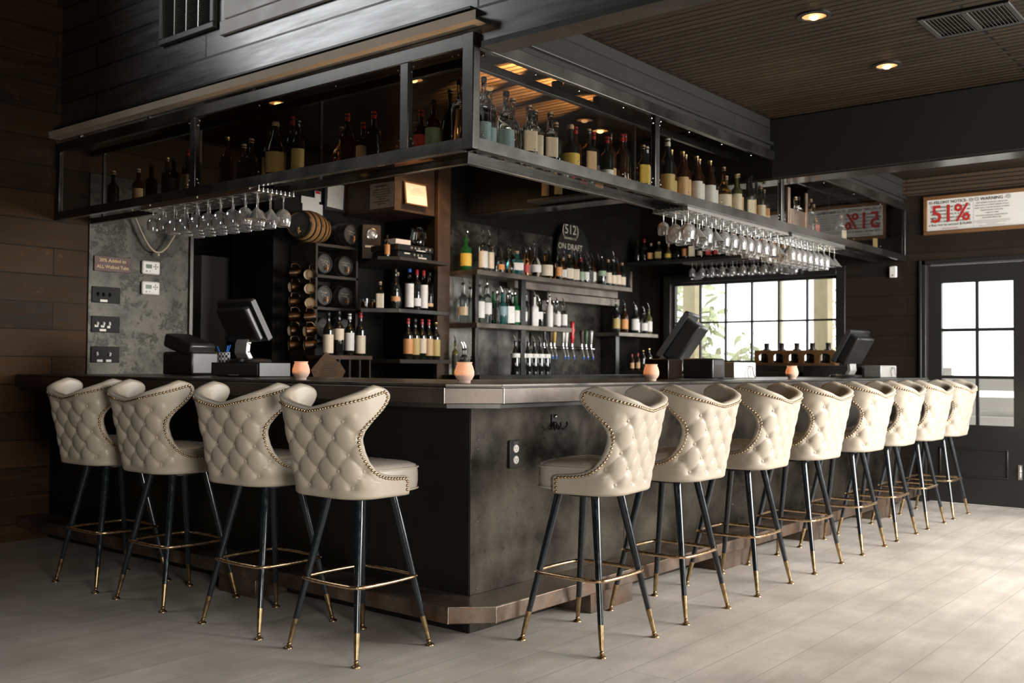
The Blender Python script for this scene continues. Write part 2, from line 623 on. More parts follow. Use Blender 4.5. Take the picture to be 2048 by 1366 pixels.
M['cream_paint'] = simple('cream_sign_paint', (0.62, 0.58, 0.48), 0.6)
M['plate'] = simple('dark_switch_plate', (0.022, 0.023, 0.022), 0.6, spec=0.2)
M['case_glass_shaded'] = thin_glass('shaded_smoked_case_glass', (0.6, 0.6, 0.58))  # darker tint paints the shade on the planked-wall side of the case
M['chalk'] = simple('chalk', (0.62, 0.58, 0.48), 0.9)
M['wood_mid'] = boards('oak_frame_wood', 1, 2, 3, 0.3, [(0.11, 0.055, 0.022), (0.17, 0.085, 0.035), (0.22, 0.115, 0.05)], mortar=0.0, rough=(0.35, 0.5))
M['wood_brown'] = simple('brown_stained_wood', (0.06, 0.034, 0.02), 0.5, var=0.4, vscale=9)
M['wood_rack'] = simple('dark_rack_wood', (0.03, 0.024, 0.019), 0.55, var=0.3, vscale=12)
M['barrel_wood'] = boards('charred_oak_staves', 2, 1, 3, 0.034, [(0.2, 0.1, 0.035), (0.32, 0.17, 0.06), (0.45, 0.25, 0.09)], mortar=0.0022, groove=(0.03, 0.015, 0.006), rough=(0.45, 0.6))
M['barrel_dark'] = simple('blackened_barrel', (0.025, 0.022, 0.019), 0.5, var=0.3, vscale=20)
M['barrel_head'] = simple('slate_barrel_head', (0.05, 0.05, 0.046), 0.6, var=0.25, vscale=20)
M['spigot'] = simple('turned_spigot_wood', (0.42, 0.22, 0.1), 0.4)
M['copper'] = simple('copper_mug', (0.1, 0.06, 0.035), 0.35, 1.0, var=0.2, vscale=25)
M['mug_in'] = simple('mug_lining', (0.72, 0.58, 0.40), 0.5)
M['plastic_white'] = simple('white_plastic', (0.8, 0.77, 0.73), 0.4)
M['plastic_grey'] = simple('grey_plastic', (0.055, 0.055, 0.055), 0.4)
M['pos'] = simple('black_terminal_plastic', (0.02, 0.02, 0.02), 0.28)
M['silver'] = simple('silver_plastic', (0.45, 0.44, 0.42), 0.35, 0.4)
M['lcd'] = simple('lcd_display', (0.10, 0.13, 0.09), 0.25)
M['blue'] = simple('blue_plastic', (0.03, 0.16, 0.6), 0.35)
M['red'] = simple('red_lacquer', (0.5, 0.02, 0.02), 0.25)
M['yellow'] = simple('mustard_lacquer', (0.5, 0.34, 0.06), 0.3)
M['cable'] = simple('pale_cable', (0.5, 0.42, 0.3), 0.5)
M['pine'] = boards('treated_pine', 2, 1, 6, 0.4, [(0.42, 0.35, 0.2), (0.5, 0.43, 0.27), (0.56, 0.5, 0.34)], mortar=0.0, rough=(0.6, 0.8))
M['leaf'] = simple('pale_leaf', (0.42, 0.45, 0.28), 0.5, var=0.4, vscale=3)
M['leaf2'] = simple('deep_leaf', (0.34, 0.38, 0.22), 0.5, var=0.4, vscale=3)
M['twig'] = simple('twig', (0.3, 0.24, 0.2), 0.8)
M['ground'] = simple('pale_gravel', (0.6, 0.58, 0.54), 0.9, var=0.15, vscale=3)
M['white_board'] = simple('whitewashed_board', (0.62, 0.61, 0.6), 0.4, var=0.12, vscale=8)
M['beige_trim'] = simple('beige_trim', (0.46, 0.40, 0.32), 0.45, var=0.1, vscale=5)
M['fan'] = simple('fan_blade', (0.14, 0.12, 0.1), 0.6)
M['bulb'] = simple('warm_bulb', (1, 0.7, 0.4), 0.5, emit=(1.0, 0.56, 0.22), est=6.0)
M['lampglow'] = simple('glowing_reflector', (0.62, 0.42, 0.24), 0.3, emit=(1.0, 0.40, 0.12), est=0.9)  # lamp light caught by the reflector put in as emission
M['lampcan'] = simple('reflector_can', (0.62, 0.42, 0.24), 0.3, 0.9)
M['flame'] = simple('candle_flame', (1, 0.8, 0.5), 0.5, emit=(1.0, 0.72, 0.36), est=14.0)
M['led'] = simple('red_indicator', (0.5, 0.02, 0.02), 0.4, emit=(1, 0.1, 0.05), est=3)
nt = NT('frosted_candle_glass')
nt.t.nodes.remove(nt.b)
tl = nt.n('ShaderNodeBsdfTranslucent')
tl.inputs[0].default_value = (0.97, 0.74, 0.58, 1)
df = nt.n('ShaderNodeBsdfDiffuse')
df.inputs[0].default_value = (0.88, 0.74, 0.64, 1)
mx = nt.n('ShaderNodeMixShader')
mx.inputs[0].default_value = 0.5
nt.link(tl.outputs[0], mx.inputs[1])
nt.link(df.outputs[0], mx.inputs[2])
nt.link(mx.outputs[0], nt.out.inputs[0])
M['frost'] = nt.m

# ------------------------------------------------------------------ the room
L, W = 5.74, 3.65           # far wall (X) and planked wall (Y)
structure('floor', MB().box(-8.2, 5.9, -4.8, 5.7, -0.1, 0), M['floor'])
mb = MB()                    # planked wall with the kitchen opening
zo = 0.107
for b in ((-8.2, 1.02, 0, 5.3), (1.02, 1.5, 2.42, 2.8)):
    mb.box(b[0], b[1], W, W + 0.12, b[2] - zo, b[3] - zo)
structure('wall_left', mb, M['planks']).location = (0, 0, zo)
structure('wall_bar', MB().box(2.64, 5.739, 2.72, 3.8, 0, 2.79), M['bar_wall'])
structure('wall_niche', MB().box(1.5, 2.64, 3.3, 3.8, 0, 2.79), M['bar_wall'])
structure('wall_kitchen', MB().box(0.3, 3.0, 5.4, 5.5, 0, 2.79).box(0.2, 0.3, 3.77, 5.5, 0, 2.79).box(2.9, 3.0, 3.8, 5.5, 0, 2.79), M['black'])
DY0, DY1, WY0, WY1, WZ0, WZ1 = -1.0, -0.16, 0.62, 2.34, 1.18, 1.985
mb = MB()
for y0, y1, z0, z1 in ((-4.8, DY0, 0, 2.79), (DY0, DY1, 2.03, 2.79), (DY1, WY0, 0, 2.79), (WY0, WY1, 0, WZ0), (WY0, WY1, WZ1, 2.79), (WY1, 3.9, 0, 2.79)):
    mb.box(L, L + 0.12, y0, y1, z0, z1)
structure('wall_far', mb, M['wall_far'])
structure('trim_1', MB().box(L - 0.02, L, -4.6, 0.03, 2.64, 2.79), M['bead_wall'])
mb = MB()                    # right-hand wall with the wide folding-door opening and a smaller window
YR = -4.6
for x0, x1, z0, z1 in ((-8.2, -3.5, 0, 5.3), (-3.5, -2.3, 0, 0.3), (-3.5, -2.3, 1.7, 5.3), (-2.3, 1.4, 0, 5.3), (1.4, 5.6, 2.6, 5.3), (5.6, 5.9, 0, 5.3), (1.4, 5.6, 0, 0.2)):
    mb.box(x0, x1, YR - 0.2, YR, z0, z1)
structure('wall_right', mb, M['header'])
structure('wall_back', MB().box(-8.2, -8.0, -4.8, 3.7, 0, 5.3), M['planks_side'])
structure('ceiling', MB().box(0.13, 5.9, -4.8, 5.6, 2.79, 2.9), M['bead'])
structure('ceiling_2', MB().box(-8.2, 0.3, -4.8, 3.8, 5.2, 5.3), M['header'])
mb = MB()
mb.box(0.03, 0.13, -4.6, -0.02, 2.53, 5.2).box(0.03, 0.13, -0.02, W, 2.6, 5.2)
structure('wall_fascia', mb, M['fascia'])
structure('trim_8', MB().box(0.015, 0.14, -4.6, -0.03, 2.505, 2.53), M['black'])
structure('wall_header', MB().box(0.13, L, 0.03, 0.12, 2.58, 2.79), M['header'])
structure('beam', MB().box(3.03, 3.24, -4.6, 2.72, 2.392, 2.79), M['beam'], bev=0.006)
structure('beam_soffit', MB().box(3.035, 3.235, -4.6, 2.72, 2.382, 2.392), M['beam_soffit'])
# bevelled beige moulding under the fascia, returned and mitred at the corner
mb = MB()
mb.add([(-0.045, W, 2.605), (-0.045, -0.05, 2.605), (0.04, -0.05, 2.605), (0.04, W, 2.605), (-0.05, W, 2.645), (-0.05, -0.055, 2.645), (0.04, 0.03, 2.655), (0.04, W, 2.655)],
       [(0, 1, 5, 4), (4, 5, 6, 7), (0, 3, 2, 1), (1, 2, 6, 5), (0, 4, 7, 3), (2, 3, 7, 6)])
structure('trim_2', mb, M['beige_trim'])
structure('trim_3', MB().box(-0.02, 0.03, 0.0, W, 2.668, 2.682).box(0.0, L, 0.005, 0.03, 2.615, 2.635), M['gloss_black'], bev=0.003)
structure('trim_4', MB().box(2.64, 2.785, 2.68, 2.72, 0, 2.79), M['wood_brown'], bev=0.004)
structure('trim_5', MB().box(L - 0.018, L, -0.16, -0.125, 0, 2.07).box(L - 0.026, L, -0.125, -0.105, 0, 2.07).box(L - 0.018, L, -1.04, -0.125, 2.03, 2.07), M['gloss_black'], bev=0.004)
structure('trim_6', MB().box(1.0, 1.03, W - 0.03, W + 0.02, 0, 2.42), M['steel'], bev=0.003)
structure('trim_7', MB().box(L - 0.03, L, WY0 - 0.08, WY0, WZ0 - 0.08, WZ1 + 0.08).box(L - 0.03, L, WY1, WY1 + 0.08, WZ0 - 0.08, WZ1 + 0.08).box(L - 0.03, L, WY0, WY1, WZ1, WZ1 + 0.08).box(L - 0.07, L, WY0, WY1, WZ0 - 0.05, WZ0), M['gloss_black'], bev=0.004)

# window with twelve panes
def sash(name, y0, y1, z0, z1, ny, nz, x, fr, mt, mat):
    mb = MB()
    mb.box(x - 0.025, x + 0.025, y0, y0 + fr, z0, z1).box(x - 0.025, x + 0.025, y1 - fr, y1, z0, z1)
    mb.box(x - 0.025, x + 0.025, y0 + fr, y1 - fr, z0, z0 + fr).box(x - 0.025, x + 0.025, y0 + fr, y1 - fr, z1 - fr, z1)
    for i in range(1, ny):
        y = y0 + fr + (y1 - y0 - 2 * fr) * i / ny
        mb.box(x - 0.014, x + 0.014, y - mt / 2, y + mt / 2, z0 + fr, z1 - fr)
    for k in range(1, nz):
        z = z0 + fr + (z1 - z0 - 2 * fr) * k / nz
        mb.box(x - 0.0135, x + 0.0135, y0 + fr, y1 - fr, z - mt / 2, z + mt / 2)
    return mb


wn = structure('window_1', sash('w', WY0, WY1, WZ0, WZ1, 6, 2, L + 0.05, 0.026, 0.017, None), M['gloss_black'])
tag(wn, 'black framed window of twelve panes on the far wall behind the bar', 'window')
tag(MB().box(L + 0.048, L + 0.052, WY0 + 0.02, WY1 - 0.02, WZ0 + 0.02, WZ1 - 0.02).build('pane', M['pane'], wn), kind='structure')
# the door: stiles, rails, six panes, moulded lower panel, bolt
y0, y1 = DY0 + 0.01, DY1 - 0.01
mb = MB()
X0, X1 = L + 0.02, L + 0.065
mb.box(X0, X1, y0, -0.842, 0.01, 2.02).box(X0, X1, -0.28, y1, 0.01, 2.02)
mb.box(X0, X1, -0.842, -0.28, 1.87, 2.02).box(X0, X1, -0.842, -0.28, 0.01, 0.672)
mb.box(X0 + 0.008, X1 - 0.008, -0.5725, -0.5485, 0.672, 1.87)
for z in (1.469, 1.07):
    mb.box(X0 + 0.009, X1 - 0.009, -0.842, -0.28, z - 0.013, z + 0.013)
dr = structure('door_1', mb, M['gloss_black'])
tag(dr, 'black panelled door with six bright panes at the end of the bar', 'door')
tag(MB().box(L + 0.04, L + 0.045, -0.845, -0.277, 0.67, 1.872).build('pane', M['pane'], dr), kind='structure')
mb = MB()
for a in ((-0.80, -0.26, 0.465, 0.478), (-0.80, -0.26, 0.235, 0.248), (-0.80, -0.787, 0.248, 0.465), (-0.273, -0.26, 0.248, 0.465)):
    mb.box(X0 - 0.011, X0, *a)
MBm = mb.build('panel_moulding', M['gloss_black'], dr, bev=0.004)
MBm['kind'] = 'structure'
mb = MB().cyl((X0 - 0.012, -0.89, 0.26), (X0 - 0.012, -0.89, 0.35), 0.006, n=8).obox((X0 - 0.004, -0.89, 0.3), (0.008, 0.03, 0.12)).ball((X0 - 0.02, -0.89, 0.31), 0.011)
mb.build('bolt', M['rod'], dr)

ca, sa = math.cos(R(24)), math.sin(R(24))
cor = [(-2.55 + a * ca + b_ * sa, 4.3 - a * sa + b_ * ca) for a, b_ in ((-1.42, -.52), (1.42, -.52), (1.42, .52), (-1.42, .52))]
mb = MB()
for (xa, za), (xb, zb) in zip(cor, cor[1:] + cor[:1]):
    mb.cyl((xa, W - .03, za), (xb, W - .03, zb), .04, n=6)
structure('glare_light_frame', mb, M['gloss_black'])  # added frame round the unseen glare light, no opening behind it
# glazing of the other openings, out of the picture
for nm, b in (('window_2', (1.4, 5.6, YR - .12, YR - .1, 0.2, 2.6)), ('window_3', (-3.5, -2.3, YR - .12, YR - .1, 0.3, 1.7))):
    structure(nm, MB().box(*b), M['pane'])
mb = MB()
for i in range(7):
    x = 1.4 + 4.2 * i / 6
    mb.box(x - 0.03, x + 0.03, YR - .1, YR, 0.2, 2.6)
structure('window_2_frame', mb, M['gloss_black'])

# steel sheet on the planked wall and what hangs on it
structure('wall_panel', MB().box(0.235, 1.0, W - 0.012, W, 0.0, 2.42), M['steel_wall'], bev=0.002)


def wallplate(z, label, marks, tags):
    t = thing('switch_plate', label, 'light switch', (0.36, W - 0.012, z))
    MB().box(-0.103, 0.103, -0.009, 0, -0.055, 0.055).build('plate', M['plate'], t, bev=0.004)
    for x, up_, c in marks:
        mb = MB().obox((x, -0.016, 0.003), (0.011, 0.02, 0.024), Matrix.Rotation(R(25 if up_ else -25), 3, 'X'))
        mb.build('toggle', M['plastic_white'] if c else M['cap_black'], t, bev=0.002)
    for x, zz, wd in tags:
        MB().box(x - wd / 2, x + wd / 2, -0.0102, -0.009, zz - 0.008, zz + 0.008).build('name_tag', M['paper_plain'], t)


wallplate(1.60, 'dark three-gang switch plate with one paper tag, uppermost of the plates', [(-0.06, 1, 0), (-0.02, 1, 0), (0.025, 1, 0)], [(-0.018, -0.04, 0.052)])
wallplate(1.40, 'dark switch plate with three white toggles and four paper tags', [(-0.065, 1, 1), (-0.02, 1, 1), (0.022, 0, 1)], [(-0.068, -0.012, 0.026), (-0.024, -0.014, 0.024), (0.02, -0.018, 0.022), (-0.022, -0.04, 0.046)])
wallplate(1.194, 'dark switch plate with two paper tags below its toggles, lowest of the plates', [(-0.064, 0, 1), (0.028, 1, 1)], [(-0.04, -0.042, 0.04), (0.024, -0.042, 0.038)])


def thermostat(z, label):
    t = thing('thermostat', label, 'thermostat', (0.686, W - 0.012, z))
    MB().box(-0.069, 0.069, -0.026, 0, -0.047, 0.047).build('body', M['plastic_white'], t, bev=0.012, seg=3)
    MB().box(-0.044, 0.002, -0.0275, -0.025, -0.006, 0.022).build('display', M['lcd'], t)
    mb = MB()
    for dx, dz in ((0.032, 0.022), (0.032, -0.006), (0.018, 0.008), (0.046, 0.008), (0.032, 0.008)):
        mb.cyl((dx, -0.0255, dz), (dx, -0.028, dz), 0.0048, n=8)
    for dx in (-0.042, -0.034, -0.012):
        mb.cyl((dx, -0.0255, -0.026), (dx, -0.0275, -0.026), 0.004, n=8)
    mb.build('keypad', M['plastic_grey'], t)


thermostat(1.812, 'white wall thermostat with small display, the upper of the two')
thermostat(1.668, 'white wall thermostat with small display, the lower of the two')
t = thing('tab_notice', 'small brown plaque with gilt lettering about tabs on the steel wall sheet', 'sign', (0.401, W - 0.012, 1.813))
MB().box(-0.133, 0.133, -0.012, 0, -0.052, 0.052).build('board', simple('plaque_brown', (0.075, 0.03, 0.02), 0.45, var=0.3, vscale=30), t, bev=0.002)
words('lettering', '20% Added to', 0.034, (0.401, W - 0.0246, 1.836), (1, 0, 0), (0, 0, 1), M['gilt'], t)
words('lettering', 'ALL Walked Tabs', 0.032, (0.401, W - 0.0246, 1.792), (1, 0, 0), (0, 0, 1), M['gilt'], t)
# loose cable loops under the display case
mb = MB()
for k in range(2):
    pts = []
    for i in range(25):
        a = i / 24
        pts.append((0.5 + 0.42 * a, W - 0.06 - 0.012 * k, 2.23 - 0.02 * k - (0.32 - 0.02 * k) * math.sin(math.pi * min(1, a * 0.98)) ** 1.1 + 0.02 * a))
    mb.tube(pts, 0.0055, 6)
mb.ball((0.72, W - 0.065, 1.905), 0.011, 6, 4)
tag(mb.build('cable', M['cable']), 'pale cable hanging in a loop under the display case beside the steel sheet', 'cable')
tag(MB().box(1.42, 1.86, 4.1, 4.45, 0.9, 2.0).build('storage_cabinet', simple('dull_grey_enamel', (0.09, 0.088, 0.08), 0.55), bev=0.004), 'grey metal cabinet standing in the dark doorway behind the till', 'cabinet')
structure('floor_kitchen', MB().box(1.2, 2.3, 4.0, 4.6, 0, 0.9), M['black'])

# air grille and painted board high on the fascia
t = thing('wall_vent', 'grey steel air grille with vertical bars high on the plank fascia', 'vent', (0.03, 2.18, 2.99))
mb = MB()
for a in ((-0.27, 0.27, 0.0, 0.035), (-0.27, 0.27, 0.72, 0.755), (-0.27, -0.235, 0.035, 0.72), (0.235, 0.27, 0.035, 0.72)):
    mb.box(-0.03, 0, *a)
mb.build('frame', simple('vent_grey', (0.12, 0.125, 0.12), 0.4, 0.5), t, bev=0.004)
mb = MB()
for y in (-0.118, 0, 0.118):
    mb.box(-0.024, -0.004, y - 0.005, y + 0.005, 0.035, 0.72)
mb.build('bars', M['rod'], t)
mb = MB()
for i in range(46):
    mb.obox((-0.01, 0, 0.042 + i * 0.0148), (0.012, 0.47, 0.002), Matrix.Rotation(R(35), 3, 'Y'))
mb.build('louvres', M['plastic_grey'], t)
MB().box(-0.004, -0.001, -0.24, 0.24, 0.03, 0.725).build('backing', M['black'], t)
t = thing('painted_sign', 'large whitewashed board with black painted letters high above the display case', 'sign', (0.03, 0.4, 3.012))
MB().box(-0.03, 0, -1.7, 1.41, 0, 0.8).build('board', M['white_board'], t, bev=0.004)
MB().box(-0.022, 0, -1.7, 1.46, -0.078, 0.0).build('lower_board', M['white_board'], t, bev=0.003)
for k, ch in enumerate('VAW'):
    words('letter', ch, 0.85, (-0.0015, 1.57 - k * 0.62, 3.368), (0, -1, 0), (0, 0, 1), M['ink'], t)

# licence notices in the long frame on the far wall
fy0, fy1, fz0, fz1 = -1.55, -0.177, 2.316, 2.584
t = thing('notice_frame', 'long wooden frame of printed warning notices above the door', 'sign', (L, -0.86, 2.28))
mb = MB()
b = 0.032
for q in ((fy0 - b, fy1 + b, fz0 - b, fz0), (fy0 - b, fy1 + b, fz1, fz1 + b), (fy0 - b, fy0, fz0, fz1), (fy1, fy1 + b, fz0, fz1)):
    mb.box(-0.03, 0, q[0] + 0.86, q[1] + 0.86, q[2] - 2.28, q[3] - 2.28)
mb.build('frame', M['wood_mid'], t, bev=0.004)
for nm, a0, a1 in (('felony_notice', -0.545, fy1), ('warning_notice', -0.98, -0.547), ('permit', fy0, -0.982)):
    MB().box(-0.014, -0.01, a0 + 0.86, a1 + 0.86, fz0 - 2.28, fz1 - 2.28).build(nm, M['sign_paper'], t)
EX, EY = (0, -1, 0), (0, 0, 1)
xs = L - 0.0146
words('lettering', '-FELONY NOTICE-', 0.034, (xs, -0.361, 2.557), EX, EY, M['ink'], t, bold=0.0004)
for k, ln in enumerate(('The licensed or unlicensed', 'possession of a weapon on', 'these premises is a felony', 'with a maximum penalty of', '10 years imprisonment and', 'a fine not to exceed $10,000')):
    words('lettering', ln, 0.0305, (xs, -0.362, 2.518 - k * 0.0305), EX, EY, M['ink'], t, sx=0.97)
words('percent_mark', '51%', 0.205, (xs - 0.0012, -0.365, 2.452), EX, EY, M['ink_red'], t, bold=0.003, sx=0.92)
words('lettering', '(THIS SIGN MUST BE POSTED)', 0.0095, (xs, -0.36, 2.334), EX, EY, M['ink_red'], t)
words('lettering', '- WARNING -', 0.036, (xs, -0.69, 2.556), EX, EY, M['ink'], t, bold=0.0004)
for k, ln in enumerate(('OBTAINING FORCED LABOR OR', 'SERVICES IS A CRIME UNDER TEXAS', 'LAW. CALL THE NATIONAL HUMAN', 'TRAFFICKING HOTLINE:', '1-888-373-7888', 'YOU MAY REMAIN ANONYMOUS.')):
    words('lettering', ln, 0.0165, (xs, -0.69, 2.524 - k * 0.0215), EX, EY, M['ink_grey'], t)
words('lettering', '- ADVERTENCIA -', 0.022, (xs, -0.69, 2.397), EX, EY, M['ink_grey'], t)
mb = MB()
rnd = random.Random(3)
for k in range(5):
    hw = (0.14, 0.14, 0.11, 0.04, 0.1)[k]
    mb.box(-0.0152, -0.0146, 0.17 - hw, 0.17 + hw, 0.095 - k * 0.0105, 0.098 - k * 0.0105)
for k in range(12):
    hw = rnd.uniform(0.05, 0.09)
    mb.box(-0.0152, -0.0146, -0.2 - hw, -0.2 + hw, 0.28 - k * 0.013, 0.284 - k * 0.013)
mb.build('small_print', M['ink_grey'], t)
mb = MB()
for cy, cz, r in ((0.655, 0.277, 0.011), (0.33, 0.277, 0.013), (0.285, 0.28, 0.014), (0.04, 0.28, 0.014)):
    ring = [(-0.0148, cy + r * math.cos(a * math.pi / 8), cz + r * math.sin(a * math.pi / 8)) for a in range(16)]
    mb.tube(ring, 0.0022, 5, True)
    mb.ball((-0.0148, cy, cz), 0.004, 6, 4)
mb.build('seal', M['ink_grey'], t)

# ceiling fittings
t = thing('ceiling_vent', 'dark grille with two louvred halves set in the ceiling', 'vent', (1.80, -1.55, 2.79))
mb = MB()
for a in ((-0.17, 0.17, -0.2, -0.175), (-0.17, 0.17, 0.175, 0.2), (-0.17, -0.14, -0.175, 0.175), (0.14, 0.17, -0.175, 0.175), (-0.14, 0.14, -0.015, 0.015)):
    mb.box(*a, -0.012, 0)
mb.build('frame', M['black'], t, bev=0.003)
mb = MB()
for i in range(20):
    y = -0.165 + i * 0.0172
    if abs(y) > 0.018:
        mb.obox((0, y, -0.007), (0.28, 0.012, 0.0015), Matrix.Rotation(R(40), 3, 'X'))
mb.build('louvres', M['black'], t)


def recessed(x, y, label, power=3.0, group=None, angle=95):
    t = thing('ceiling_light', label, 'recessed light', (x, y, 2.79), group=group)
    ring = MB().lathe([(0.058, 0.0), (0.078, 0.0), (0.078, -0.006), (0.056, -0.008), (0.056, 0.0)], 24)
    ring.build('trim_ring', M['gloss_black'], t)
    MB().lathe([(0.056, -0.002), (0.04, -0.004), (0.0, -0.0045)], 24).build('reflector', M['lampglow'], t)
    MB().lathe([(0, -0.003), (0.02, -0.006), (0.024, -0.012), (0.014, -0.019), (0, -0.021)], 14).build('bulb', M['bulb'], t)
    lamp('SPOT', 'downlight', (x, y, 2.765), power, (1.0, 0.60, 0.28), 0.03, (x, y, 0), angle, 0.8)
    return t


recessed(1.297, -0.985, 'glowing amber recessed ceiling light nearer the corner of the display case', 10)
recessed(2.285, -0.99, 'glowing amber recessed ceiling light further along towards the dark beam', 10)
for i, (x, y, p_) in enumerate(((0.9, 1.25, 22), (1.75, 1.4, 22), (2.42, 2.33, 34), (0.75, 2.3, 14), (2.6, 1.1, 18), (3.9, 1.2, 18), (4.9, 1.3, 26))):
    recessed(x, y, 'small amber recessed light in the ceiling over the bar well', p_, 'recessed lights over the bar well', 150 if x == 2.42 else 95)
# small added uplights on the inner rail, put in to make the lit ceiling patches
for i, (x, tx, ty) in enumerate(((0.95, 1.1, 0.72), (1.33, 1.46, 0.75), (1.75, 1.9, 0.95))):
    t = thing('uplight', 'small added uplight on top of the display case, %s from the corner post' % nth(i), 'lamp', (x, 0.255, 2.572))
    MB().lathe([(0, 0), (0.026, 0), (0.03, 0.04), (0.022, 0.04), (0.018, 0.012), (0, 0.01)], 14).build('can', M['black'], t)
    MB().ball((0, 0, 0.024), 0.012, 8, 5).build('bulb', M['bulb'], t)
    lamp('SPOT', 'added_uplight_beam', (x, 0.275, 2.63), 3200 - 700 * i, (1.0, 0.5, 0.18), 0.01, (tx, ty, 2.79), 26, 0.7)
t = thing('door_sensor', 'small white sensor box on the dark wall between window and door', 'sensor', (L, 0.115, 1.985))
MB().box(-0.03, 0, -0.032, 0.032, -0.05, 0.05).build('case', M['plastic_white'], t, bev=0.008)
MB().cyl((-0.03, 0.0, -0.03), (-0.032, 0.0, -0.03), 0.006, n=8).build('lens', M['plastic_grey'], t)

# ------------------------------------------------------------------ the bar
def ell(o, c, x1, i, y1=W - 0.001):
    return [(-o, y1), (-o, -o + c), (-o + c, -o), (x1, -o), (x1, i), (i, i), (i, y1)]


bar = thing('bar_counter', 'long L-shaped steel bar with clipped corner, mottled front panels and foot rail', 'bar counter')
MB().prism(ell(0.228, 0.165, 5.55, 0.74), 1.05, 1.062).build('counter_top', M['counter_top'], bar, bev=0.002)
MB().prism(ell(0.238, 0.172, 5.56, 0.73), 0.98, 1.046).build('edge_band', M['apron'], bar, bev=0.003)
MB().prism(ell(0.214, 0.155, 5.52, 0.72), 0.962, 0.981).prism(ell(0.22, 0.16, 5.53, 0.72), 1.045, 1.051).build('shadow_strip', M['gloss_black'], bar)
for q, rr_ in (((-0.237, -0.066), 0.002), ((-0.066, -0.237), 0.0032)):
    tag(MB().cyl(q + (0.982,), q + (1.045,), rr_, n=6).build('weld_seam', M['weld'], bar), 'bright ground weld seam')
MB().box(-0.004, 0.02, 0.0, W - 0.002, 0, 0.963).build('front_panel', M['steel_shaded'], bar, bev=0.001)
for i in range(5):
    a, b_ = (0.0, 1.205, 2.405, 3.605, 4.805, 5.5)[i:i + 2]
    MB().box(a, b_ - 0.003, -0.004, 0.018, 0, 0.963).build('front_panel', M['steel_panel'], bar, bev=0.0015)
MB().box(0.02, 5.5, 0.018, 0.7, 0.02, 0.96).box(0.02, 0.7, 0.7, W - 0.002, 0.02, 0.96).build('carcass', M['black'], bar)
mb = MB()
for z in (0.18, 0.47, 0.78, 0.82):
    mb.ball((0.045, -0.004, z), 0.005, 8, 4)
for x in (1.18, 1.23, 2.38, 2.43, 3.58, 3.63):
    for z in (0.3, 0.62, 0.9):
        mb.ball((x, -0.004, z), 0.0035, 6, 4)
mb.build('rivets', M['rivet'], bar)
o_, c_ = 0.216, 0.138
MB().prism([(-o_, W - 0.002), (-o_, -o_ + c_), (-o_ + c_, -o_), (5.5, -o_), (5.5, -0.005), (-0.005, -0.005), (-0.005, W - 0.002)], 0.092, 0.16).build('foot_rail', M['steel_rust'], bar, bev=0.004)
for p0, p1 in (((-o_, -o_ + c_, 0.093), (-o_, -o_ + c_, 0.16)), ((-o_ + c_, -o_, 0.093), (-o_ + c_, -o_, 0.16)), ((-o_, -o_ + c_, 0.16), (-o_ + c_, -o_, 0.16)), ((-o_ + c_, -o_, 0.16), (0.16, -o_, 0.16))):
    MB().cyl(p0, p1, 0.0022, n=6).build('weld_seam', M['weld'], bar)
for x in (0.62, 1.9, 3.15, 4.4):
    MB().box(x, x + 0.36, -0.2, -0.005, 0, 0.091).build('rail_support', M['steel_rust'], bar, bev=0.003)
MB().box(-0.2, -0.005, 1.2, 1.5, 0, 0.091).build('rail_support', M['steel_rust'], bar, bev=0.003)
t = thing('power_outlet', 'black double power outlet on the bar front by the corner', 'power outlet', (0.289, -0.004, 0.742))
MB().box(-0.04, 0.04, -0.012, 0, -0.063, 0.063).build('cover_plate', M['gloss_black'], t, bev=0.003)
for z in (0.024, -0.026):
    sk = MB().lathe([(0, 0), (0.019, 0), (0.0175, 0.004), (0, 0.004)], 20, Matrix.Translation((0.002, -0.0118, z)) @ Matrix.Rotation(R(90), 4, 'X')).build('socket', M['plastic_white'], t)
    MB().box(-0.006, -0.004, -0.0165, -0.0155, z - 0.002, z + 0.008).box(0.007, 0.009, -0.0165, -0.0155, z - 0.002, z + 0.007).cyl((0.002, -0.0155, z - 0.008), (0.002, -0.0165, z - 0.008), 0.0025, n=8).build('slots', M['ink'], sk)
MB().box(-0.016, 0.018, -0.0135, -0.012, 0.045, 0.055).build('test_button', M['plastic_grey'], t)
for x, lb in ((0.59, 'black triple coat hook under the bar edge, nearest the clipped corner'), (1.86, 'black coat hook under the bar edge behind the first two door-side stools')):
    t = thing('coat_hook', lb, 'hook', (x, -0.004, 0.865))
    MB().box(-0.022, 0.022, -0.006, 0, -0.025, 0.045).build('plate', M['black'], t, bev=0.002)
    for s_ in (-1, 0, 1):
        pts = [(s_ * 0.012, -0.006, 0.01), (s_ * 0.02, -0.018, -0.018), (s_ * 0.035, -0.034, -0.026), (s_ * 0.048, -0.042, -0.008), (s_ * 0.05, -0.042, 0.004)]
        MB().tube(pts, 0.0045, 7).ball(pts[-1], 0.0068, 8, 5).build('prong', M['gloss_black'], t)
    MB().ball((0, -0.01, 0.035), 0.008, 8, 5).build('boss', M['rivet'], t)


# ------------------------------------------------------------------ bar stools
def lerp_table(tab, x):
    for (x0, y0), (x1, y1) in zip(tab, tab[1:]):
        if x <= x1:
            k = (x - x0) / (x1 - x0) if x1 > x0 else 0
            return y0 + (y1 - y0) * max(0, min(1, k))
    return tab[-1][1]


EDGE = [(0.632, 0.055), (0.684, 0.055), (0.69, 0.045), (0.694, -0.02), (0.70, -0.06), (0.712, -0.098), (0.735, -0.132), (0.765, -0.16), (0.80, -0.18), (0.84, -0.193), (0.865, -0.195), (0.89, -0.188), (0.915, -0.168), (0.94, -0.135), (0.965, -0.105), (0.99, -0.082), (1.01, -0.072), (1.025, -0.074), (1.036, -0.087), (1.044, -0.108), (1.05, -0.145)]
RC = 0.125


